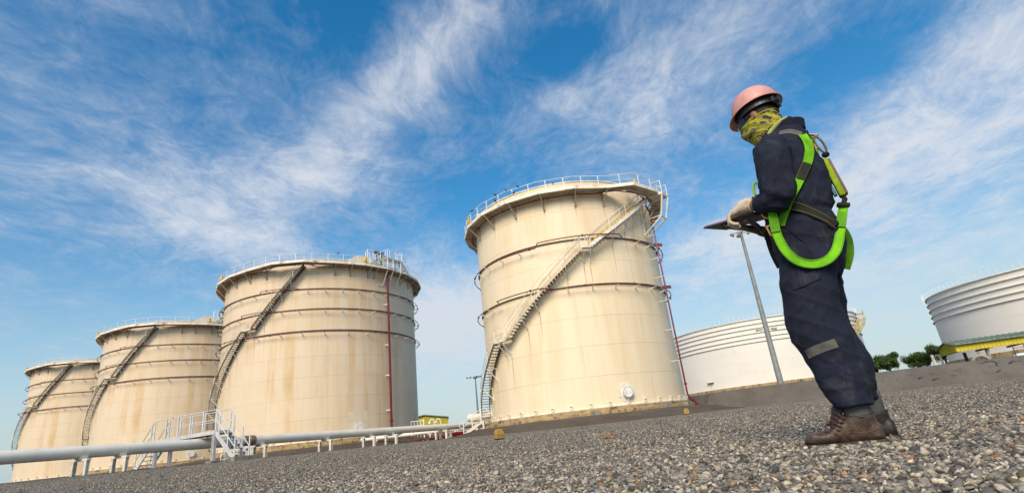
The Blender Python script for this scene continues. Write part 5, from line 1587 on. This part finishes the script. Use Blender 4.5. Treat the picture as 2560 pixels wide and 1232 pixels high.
# ---- strips of cloth laid on the coverall
def strip(name, path, half, mat, parent=man, lift=.005, fall=None, nacross=5, thick=.003, y0=-.6, seg=.012, on_=None):
    """path: (x,z) or (x,z,y) points; where y is left out the strip lies on the coverall"""
    pts = []
    for a, b in zip(path, path[1:]):
        L_ = math.hypot(b[0]-a[0], b[1]-a[1]); n_ = max(1, int(L_/seg))
        for i in range(n_):
            s = i/n_
            pts.append((a[0]+(b[0]-a[0])*s, a[1]+(b[1]-a[1])*s, None if (len(a) < 3 or len(b) < 3) else a[2]+(b[2]-a[2])*s))
    pts.append((path[-1][0], path[-1][1], path[-1][2] if len(path[-1]) > 2 else None))
    # smooth the plan line
    P2 = [Vector((p[0], p[1])) for p in pts]
    for _ in range(3): P2 = [P2[0]]+[(P2[i-1]+P2[i]*2+P2[i+1])/4 for i in range(1, len(P2)-1)]+[P2[-1]]
    rows = []
    for i, p in enumerate(P2):
        d = (P2[min(i+1,len(P2)-1)]-P2[max(i-1,0)]).normalized(); w = Vector((-d.y, d.x))
        ys = []
        row = []
        hw = half if not isinstance(half, (list,tuple)) else half[0]+(half[1]-half[0])*i/(len(P2)-1)
        for k in range(nacross):
            q = p + w*hw*(2*k/(nacross-1)-1)
            row.append(q)
        if pts[i][2] is not None: yy = [pts[i][2]]*nacross
        else:
            yy = [cast(on_ or cv, q.x, q.y, y0) for q in row]; yy = [h.y if h else None for h in yy]
            kn_ = [v for v in yy if v is not None]
            m_ = min(kn_) if kn_ else (fall if fall is not None else 0)
            yy = [(v if v is not None else m_+.03) for v in yy]
            # a tight strap bridges hollows
            lo = min(yy); yy = [min(v, lo+.03) - lift for v in yy]
        rows.append([Vector((q.x, y_, q.y)) for q, y_ in zip(row, yy)])
    # even out along the length
    for _ in range(4):
        for k in range(nacross):
            ysn = [rows[i][k].y for i in range(len(rows))]
            for i in range(1, len(rows)-1): rows[i][k].y = min(ysn[i], (ysn[i-1]+2*ysn[i]+ysn[i+1])/4) if pts[i][2] is None else (ysn[i-1]+2*ysn[i]+ysn[i+1])/4
    m = len(rows); vs = [v for r in rows for v in r] + [v+Vector((0,thick,0)) for r in rows for v in r]
    N = m*nacross; fs = []
    for i in range(m-1):
        for k in range(nacross-1):
            a = i*nacross+k; fs.append((a, a+1, a+nacross+1, a+nacross)); fs.append((N+a+nacross, N+a+nacross+1, N+a+1, N+a))
        for k in (0, nacross-1):
            a = i*nacross+k; fs.append((a, a+nacross, N+a+nacross, N+a) if k == 0 else (a+nacross, a, N+a, N+a+nacross))
    for i in (0, m-1):
        for k in range(nacross-1):
            a = i*nacross+k; fs.append((a+1, a, N+a, N+a+1) if i == 0 else (a, a+1, N+a+1, N+a))
    mb = MB(); mb.add(vs, fs, True)
    return mb.build(name, mat, parent), rows

K = .945
def kp(x, z): return (x*K, .17+(z-.17)*K)
hs = thing('harness', (0,0,0), None, None) if False else None
s1, rows1 = strip('shoulder_strap', [kp(*p) for p in ((.180,1.425),(.190,1.375),(.190,1.325),(.164,1.255),(.106,1.168),(.034,1.082),(-.012,1.010),(-.026,.985))], .0180, M['webbing'], y0=-.6, lift=.014, on_=cv_trunk)
strip('strap_label', [kp(.158,1.246), kp(.133,1.208), kp(.110,1.174)], .0165, M['label'], s1, lift=.019, thick=.002, on_=cv_trunk)
strip('stitched_end', [kp(.062,1.122), kp(.040,1.094)], .0180, M['webbing_stitch'], s1, lift=.0165, on_=cv_trunk)
strip('belt_strap', [kp(*p) for p in ((-.01,1.082),(.045,1.062),(.10,1.024),(.155,.975),(.192,.930))], .021, M['belt'], lift=.011, on_=cv_trunk)
for dz_ in (-.0195,.0195):
    strip('belt_thread', [kp(p[0], p[1]+dz_) for p in ((.02,1.068),(.045,1.062),(.10,1.024),(.155,.975),(.188,.934))], .0009, M['belt_edge'], lift=.0145, nacross=3, on_=cv_trunk)
# leg loop: hangs from the hip in front, under the seat and up to the lanyard behind
kl = .925
def kq(x, z, y): return (x*kl, .17+(z-.17)*kl, y)
ll = [kq(-.044,1.070,-.200), kq(-.052,1.00,-.205), kq(-.053,.945,-.212), kq(-.040,.870,-.215), kq(-.012,.812,-.217), kq(.03,.780,-.215), kq(.075,.768,-.212), kq(.120,.778,-.205), kq(.160,.812,-.190), kq(.186,.862,-.165), kq(.205,.915,-.135), kq(.224,.965,-.105), kq(.243,1.015,-.080), kq(.256,1.050,-.070)]
lo_, _ = strip('leg_loop', ll, .0190, M['webbing'], thick=.004)
up2 = lambda t: (t[0], t[1], t[2]-.004)
for seg in ([kq(-.046,1.045,-.209), kq(-.053,.965,-.216)], [kq(.214,.940,-.130), kq(.246,1.025,-.084)]): strip('stitched_end', seg, .0188, M['webbing_stitch'], lo_, thick=.003)
for off_ in (-.0158,.0158):       # lines of stitching along both edges
    ps = []
    for i, p in enumerate(ll):
        a_, b_ = ll[max(i-1,0)], ll[min(i+1,len(ll)-1)]; d_ = Vector((b_[0]-a_[0], b_[1]-a_[1])).normalized()
        ps.append((p[0]-d_.y*off_, p[1]+d_.x*off_, p[2]-.0022))
    strip('edge_stitching', ps, .0016, M['webbing_stitch'], lo_, thick=.0015, nacross=3)
# far loop, a bit of it behind the hip
strip('leg_loop', [(.205,.945,.06),(.222,.90,.06),(.226,.86,.07),(.214,.80,.08),(.180,.74,.09)], .018, M['webbing_stitch'], thick=.004)
strip('leg_loop', [(-.088,.985,.02),(-.094,.93,.02),(-.090,.86,.03),(-.078,.80,.03)], .016, M['belt'], thick=.004)
# chest strap loop and adjuster seen past the arm
ring = MB(); ring.tube([Vector((-.078+.030*math.cos(a)*.6, -.05, 1.175+.045*math.sin(a))) for a in np.linspace(0, 2*PI, 20, endpoint=False)], .006, 8, closed=True); ring.build('chest_ring', M['pack'], man)
bk = MB()
for p, q in (((-.082,.950),(-.074,.905)),((-.074,.905),(-.050,.905)),((-.050,.905),(-.062,.952)),((-.062,.952),(-.082,.950))): bk.bar((p[0],-.175,p[1]),(q[0],-.175,q[1]),.007)
bk.build('buckle', M['brass'], man)
# strap line over the shoulder by the collar, dorsal ring, carabiner, lanyard pack
MB().tube([(.045,-.085,1.415),(.075,-.088,1.440),(.110,-.075,1.448),(.150,-.050,1.440),(.182,-.02,1.415),(.196,-.005,1.385)], .010, 8).build('shoulder_strap', M['webbing'], man)
MB().tube([(.196,0,1.40),(.206,-.015,1.36),(.208,-.03,1.31),(.200,-.05,1.27)], .014, 8).build('back_strap', M['webbing'], man)
dr = MB(); dr.box((.196,-.02,1.382),(.014,.05,.05)); dr.build('dorsal_pad', M['belt'], man)
cb = MB()
cb.tube([(.192,-.03,1.392),(.215,-.036,1.379),(.236,-.04,1.366)], .0065, 8)
lp_ = [Vector((.232+.014*math.cos(a)+.010*math.sin(a)*-1, -.04, 1.318+.046*math.sin(a))) for a in np.linspace(0, 2*PI, 24, endpoint=False)]
cb.tube(lp_, .0052, 8, closed=True); cbo = cb.build('carabiner', M['steel'], man)
MB().cyl((.212,-.04,1.300),(.208,-.04,1.325),.0095,12).build('lock_sleeve', M['brass'], cbo)
kt = MB(); kt.add(*ell((.240,-.035,1.262), Vector((.017,0,0)), Vector((0,.016,0)), Vector((0,0,.014))), True); kt.build('lanyard_knot', M['belt'], man)
MB().bar((.216,-.04,1.262),(.224,-.042,1.225),.012,.004).build('metal_tag', M['rail'], man)
pk = MB(); a, b = Vector((.226,-.035,1.240)), Vector((.252,-.04,1.040))
pk.bar(a, b, .044, .026, up=(1,0,.2)); pko = pk.build('lanyard_pack', M['pack'], man, bevel=.006)
p2 = MB(); p2.bar(a+Vector((.017,.0,-.008)), b+Vector((.016,0,.006)), .042, .013, up=(1,0,.2)); p2.build('pack_sleeve', M['pack_brown'], pko, bevel=.004)
p3 = MB(); p3.bar(Vector((.214,-.045,1.12)), Vector((.226,-.045,1.05)), .03, .012, up=(1,0,.2)); p3.build('teal_tag', M['teal'], pko)
lk = MB(); lk.tube([(.252,-.04,1.04),(.254,-.05,1.022),(.246,-.06,1.008),(.238,-.072,.992)], .011, 8); lk.build('lanyard_end', M['belt'], man)
MB().bar((.215,-.078,.997),(.262,-.066,.984),.026,.018).build('strap_keeper', M['belt'], man, bevel=.004)
# reflective bands, pocket flap, seams, cuff
kn_ = lambda x, z: (x*.962, .17+(z-.17)*.962)
strip('reflective_band', [kn_(-.072,.377), kn_(-.02,.392), kn_(.052,.405)], .0185, M['reflect'], lift=.003, thick=.002)
strip('reflective_band', [kp(.085,1.470), kp(.130,1.462), kp(.176,1.430)], .0155, M['reflect'], lift=.003, thick=.002)
strip('pocket_flap', [kp(-.052,.690), kp(.006,.698), kp(.062,.716)], .021, M['navy_flap'], lift=.0055, thick=.004)
strip('pocket_welt', [kp(-.012,.985), kp(.020,.925), kp(.052,.876)], .0035, M['navy'], lift=.005, thick=.003, nacross=3)
strip('side_seam', [kp(.055,.87), kp(.066,.76), kp(.064,.70)], .0022, M['navy'], lift=.003, thick=.002, nacross=3)
col = MB()
cp_ = [Vector((.105+.088*math.cos(a)-.01*math.sin(a)*0, .0+.082*math.sin(a), 1.456+.010*math.cos(a))) for a in np.linspace(-2.3, 2.3, 30)]
for p, q in zip(cp_, cp_[1:]):
    o1 = Vector((p.x-.105, p.y, 0)).normalized(); o2 = Vector((q.x-.105, q.y, 0)).normalized()
    col.add([p-Vector((0,0,.028)), q-Vector((0,0,.028)), q+o2*.006+Vector((0,0,.020)), p+o1*.006+Vector((0,0,.020)),
             p+o1*.008-Vector((0,0,.028)), q+o2*.008-Vector((0,0,.028)), q+o2*.014+Vector((0,0,.018)), p+o1*.014+Vector((0,0,.018))], [(0,1,2,3),(7,6,5,4),(3,2,6,7),(0,4,5,1)], True)
col.build('collar', M['navy'], man, angle=60)
sc = MB(); sc.tube([(.135,-.06,1.50),(.100,-.092,1.476),(.055,-.100,1.440),(.022,-.098,1.40),(.0,-.09,1.365)], [.006,.010,.012,.011,.006], 10); sc.build('neck_towel', paint('pale_towel', (.34,.35,.10), .9, .15, 30), man)
cuff = MB(); cuff.tube([(-.052,-.172,1.061),(-.078,-.143,1.072)], [.053,.050], 22); cuff.build('sleeve_cuff', M['navy'], man)
# strap button and watch beneath the sleeve
wt = MB(); wt.tube([Vector((-.066+.020*math.cos(a), -.15, 1.022+.026*math.sin(a))) for a in np.linspace(0, 2*PI, 20, endpoint=False)], .0042, 8, closed=True)
wto = wt.build('tape_ring', M['yellow'], man); MB().cyl((-.066,-.152,1.022),(-.066,-.13,1.022),.020,16).build('tape_case', M['black'], wto)

# ---- gloves: palm plus five separate fingers each
def finger(pts, r):
    return limb([tuple(p)+(r*(1-.16*i/(len(pts)-1)),) for i, p in enumerate(pts)], 14)
V3 = Vector
# near (left) hand: back of the hand up, fingers curled down over the board's near edge
gl1 = [loft([(V3((-.112,-.112,1.092)), V3((0,.030,.012)), V3((0,-.012,.034))*.95), (V3((-.140,-.104,1.100)), V3((0,.036,.010)), V3((0,-.010,.036))*.95), (V3((-.175,-.092,1.098)), V3((0,.046,.006)), V3((.004,-.006,.031))), (V3((-.205,-.082,1.084)), V3((0,.046,.004)), V3((.010,-.004,.024))), (V3((-.218,-.078,1.076)), V3((0,.040,0)), V3((.012,0,.018)))], 24, 2.4)]
for k, (dy, ln, r) in enumerate(((-.036,.92,.0108),(-.013,1.08,.0115),(.011,1.02,.0112),(.034,.84,.0098))):
    b0_ = V3((-.208,-.082+dy,1.082)); kn1 = b0_+V3((-.024*ln,.004,-.016)); kn2 = kn1+V3((-.004,.004,-.030*ln)); kn3 = kn2+V3((.020*ln,.006,-.016*ln)); tp = kn3+V3((.016*ln,.006,-.002))
    gl1.append(finger([b0_, kn1, kn2, kn3, tp], r))
gl1.append(finger([V3((-.138,-.070,1.090)), V3((-.158,-.044,1.082)), V3((-.184,-.030,1.076)), V3((-.204,-.028,1.074))], .0125))
g1 = union('glove', gl1, .0030, M['glove'], 2, man, lambda co, n: .0016*noise.noise(co*70))
MB().tube([V3((-.106,-.114+.034*math.cos(a), 1.090+.037*math.sin(a))) for a in np.linspace(0, 2*PI, 20, endpoint=False)], .0038, 6, closed=True).build('glove_hem', M['lace'], g1)
# far (right) hand: palm up under the board
gl2 = [loft([(V3((-.080,.085,.992)), V3((.010,.024,0)), V3((0,0,.026))), (V3((-.112,.055,1.000)), V3((.016,.028,0)), V3((0,0,.026))), (V3((-.148,.025,1.014)), V3((.020,.036,0)), V3((0,-.004,.021))), (V3((-.182,.006,1.026)), V3((.020,.038,0)), V3((0,-.004,.016))), (V3((-.200,-.002,1.031)), V3((.016,.034,0)), V3((0,0,.012)))], 24, 2.4)]
for k, (d, ln, r) in enumerate(((-.036,.80,.0096),(-.013,1.0,.0110),(.011,1.06,.0114),(.033,.95,.0108))):
    b0_ = V3((-.196+d*.42, -.000+d*.9, 1.030)); dirf = V3((-.92,-.30 if k == 0 else -.12,.18)).normalized()
    kn1 = b0_+dirf*.034*ln+V3((0,0,.003)); kn2 = kn1+(dirf+V3((0,0,.16))).normalized()*.026*ln; tp = kn2+(dirf+V3((0,0,.30))).normalized()*.018*ln
    gl2.append(finger([b0_, kn1, kn2, tp], r))
gl2.append(finger([V3((-.122,.018,1.014)), V3((-.132,-.020,1.024)), V3((-.150,-.048,1.032)), V3((-.168,-.062,1.040))], .0125))
union('glove', gl2, .0030, M['glove_dirty'], 2, man, lambda co, n: .0016*noise.noise(co*70))

# ---- clipboard held in both hands
cbp = Vector((-.366,-.060,1.060)); ue = Vector((.246,-.030,-.006)); we = Vector((.085,.205,.026))
Rw = Matrix.Rotation(R_(-28.65), 3, 'Z'); base = Vector((WX, WY, WZ))
cl = thing('clipboard', base + Rw @ cbp, 'dark clipboard with blue folder and pinkish papers held level in the gloved hands', 'clipboard', None, R_(-28.65))
nrm = ue.cross(we).normalized()
def slab(name, a0, a1, b0, b1, z0, z1, mat, bev=0):
    c_ = [ue*a0+we*b0, ue*a1+we*b0, ue*a1+we*b1, ue*a0+we*b1]
    mb = MB(); mb.add([p+nrm*z0 for p in c_]+[p+nrm*z1 for p in c_], [(3,2,1,0),(4,5,6,7),(0,1,5,4),(1,2,6,5),(2,3,7,6),(3,0,4,7)])
    return mb.build(name, mat, cl, bevel=bev)
slab('board', 0, 1, 0, 1, -.003, .002, paint('dark_board', (.020,.023,.034), .6, .3, 20), .001)
slab('blue_folder', .03, .99, .0, .97, .0023, .0062, paint('blue_folder', (.018,.055,.17), .5, .2, 20))
slab('papers', .06, .97, .02, .95, .0066, .0125, paint('pink_papers', (.50,.33,.36), .8, .1, 20))
# ---- boots and socks
def boot(dx, dy, yaw, leather, name='boot'):
    Rz = Matrix.Rotation(R_(yaw), 4, 'Z'); T = Matrix.Translation((dx, dy, 0))
    bt = lambda v, f: ([(T @ Rz @ Vector(p)) for p in v], f)
    foot = loft([((-.168,0,.024),(0,.018,0),(0,0,.010)), ((-.158,0,.030),(0,.034,0),(0,0,.019)), ((-.135,0,.035),(0,.044,0),(0,0,.026)), ((-.100,.002,.036),(0,.048,0),(0,0,.028)), ((-.068,.002,.038),(0,.046,0),(0,0,.031)), ((-.045,.002,.048),(0,.043,0),(0,0,.042)),
                 ((-.015,0,.056),(0,.040,0),(0,0,.050)), ((.03,0,.055),(0,.037,0),(0,0,.050)), ((.075,0,.052),(0,.036,0),(0,0,.046)), ((.105,0,.046),(0,.032,0),(0,0,.038)), ((.118,0,.042),(0,.022,0),(0,0,.028))], 28, 2.4)
    shaft = loft([((.030,0,.03),(.085,0,0),(0,.036,0)), ((.034,0,.065),(.078,0,0),(0,.040,0)), ((.040,0,.085),(.068,0,0),(0,.042,0)), ((.048,0,.103),(.060,0,0),(0,.043,0)), ((.050,0,.112),(.058,0,0),(0,.043,0))], 28, 2.3)
    tongue = limb([(-.044,0,.080,.014),(-.030,0,.112,.015),(-.018,0,.142,.016),(-.006,0,.156,.012)], 16, 1.7)
    b = union(name, [bt(*foot), bt(*shaft), bt(*tongue)], .0042, leather, 3, man, lambda co, n: .0016*noise.noise(co*45))
    X4 = T @ Rz
    so_ = MB()
    out = [(-.172,-.016),(-.160,-.036),(-.130,-.049),(-.09,-.052),(-.04,-.046),(.02,-.040),(.08,-.040),(.112,-.034),(.126,-.012)]
    out = out + [(x_, -y_) for x_, y_ in out[::-1]]
    n_ = len(out); lev = [(-.010,.97),(0.004,1.0),(.012,1.0),(.016,.985)]
    vs = [X4 @ Vector((x_*sc_-0*(1-sc_), y_*sc_, z_ + (.006 if x_ < -.13 and z_ < 0 else 0))) for z_, sc_ in lev for x_, y_ in out]
    fs = [tuple(range(n_))[::-1], tuple(range(3*n_, 4*n_))] + [(i*n_+k, i*n_+(k+1)%n_, (i+1)*n_+(k+1)%n_, (i+1)*n_+k) for i in range(3) for k in range(n_)]
    so_.add(vs, fs); so_.build('sole', M['sole'], b)
    lc_ = MB()
    bb = bvh(b)
    def on(x_, y_, z_): return X4 @ Vector((x_, y_, z_))
    for i, (x_, z_) in enumerate(((-.060,.076),(-.050,.090),(-.038,.106),(-.030,.122))):
        lc_.tube([on(x_+.030,-.043,z_-.016), on(x_+.008,-.034,z_+.002), on(x_-.008,-.010,z_+.010), on(x_-.008,.010,z_+.010), on(x_+.008,.034,z_+.002)], .0030, 6)
    lc_.tube([on(-.055,-.02,.094), on(-.075,-.035,.085), on(-.082,-.040,.066), on(-.070,-.043,.062)], .0026, 6)
    lc_.tube([on(-.050,-.022,.100), on(-.066,-.040,.098), on(-.078,-.046,.082)], .0026, 6)
    lc_.build('lace', M['lace'], b)
    th_ = MB()
    def hug(pts, r=.0013):
        q_ = []
        for x_, z_ in pts:
            o_ = X4 @ Vector((x_, -.2, z_)); d_ = (Rz.to_3x3() @ Vector((0,1,0)))
            h_ = bb.ray_cast(o_, d_, .4)
            if h_[0] is not None: q_.append(h_[0]-d_*.0008)
        if len(q_) > 2: th_.tube(q_, r, 5)
    hug([(-.065,.056),(-.045,.050),(-.030,.040),(-.018,.026),(-.012,.018)]); hug([(-.060,.056),(-.02,.054),(.02,.048),(.055,.045),(.085,.050),(.108,.062),(.114,.075)]); hug([(.062,.080),(.040,.076),(.035,.064),(.052,.050)], .001)
    hug([(.010,.100),(.000,.080),(-.012,.062)], .001)
    th_.build('stitching', M['thread'], b)
    ey = MB()
    for x_, z_ in ((-.020,.098),(-.028,.084),(-.038,.070),(-.047,.056)):
        p = X4 @ Vector((x_, -.044, z_)); ey.cyl(p, p+Vector((0,-.004,0)), .005, 8)
    ey.build('eyelet', M['brass'], b)
    rimb = MB(); rimb.tube([X4 @ Vector((.050+.054*math.cos(a), .039*math.sin(a), .110+.004*math.cos(2*a))) for a in np.linspace(0, 2*PI, 28, endpoint=False)], .0055, 8, closed=True); rimb.build('padded_collar', M['leather_dark'], b)
    sk = loft([((.050,0,.09),(.050,0,0),(0,.040,0)), ((.050,0,.13),(.050,0,0),(0,.042,0)), ((.052,0,.20),(.050,0,0),(0,.044,0))], 24)
    union('sock', [bt(*sk)], .005, M['sock'], 2, man)
boot(0.0, -.095, 2, M['leather'])
boot(.058, .118, -7, M['leather_dark'])
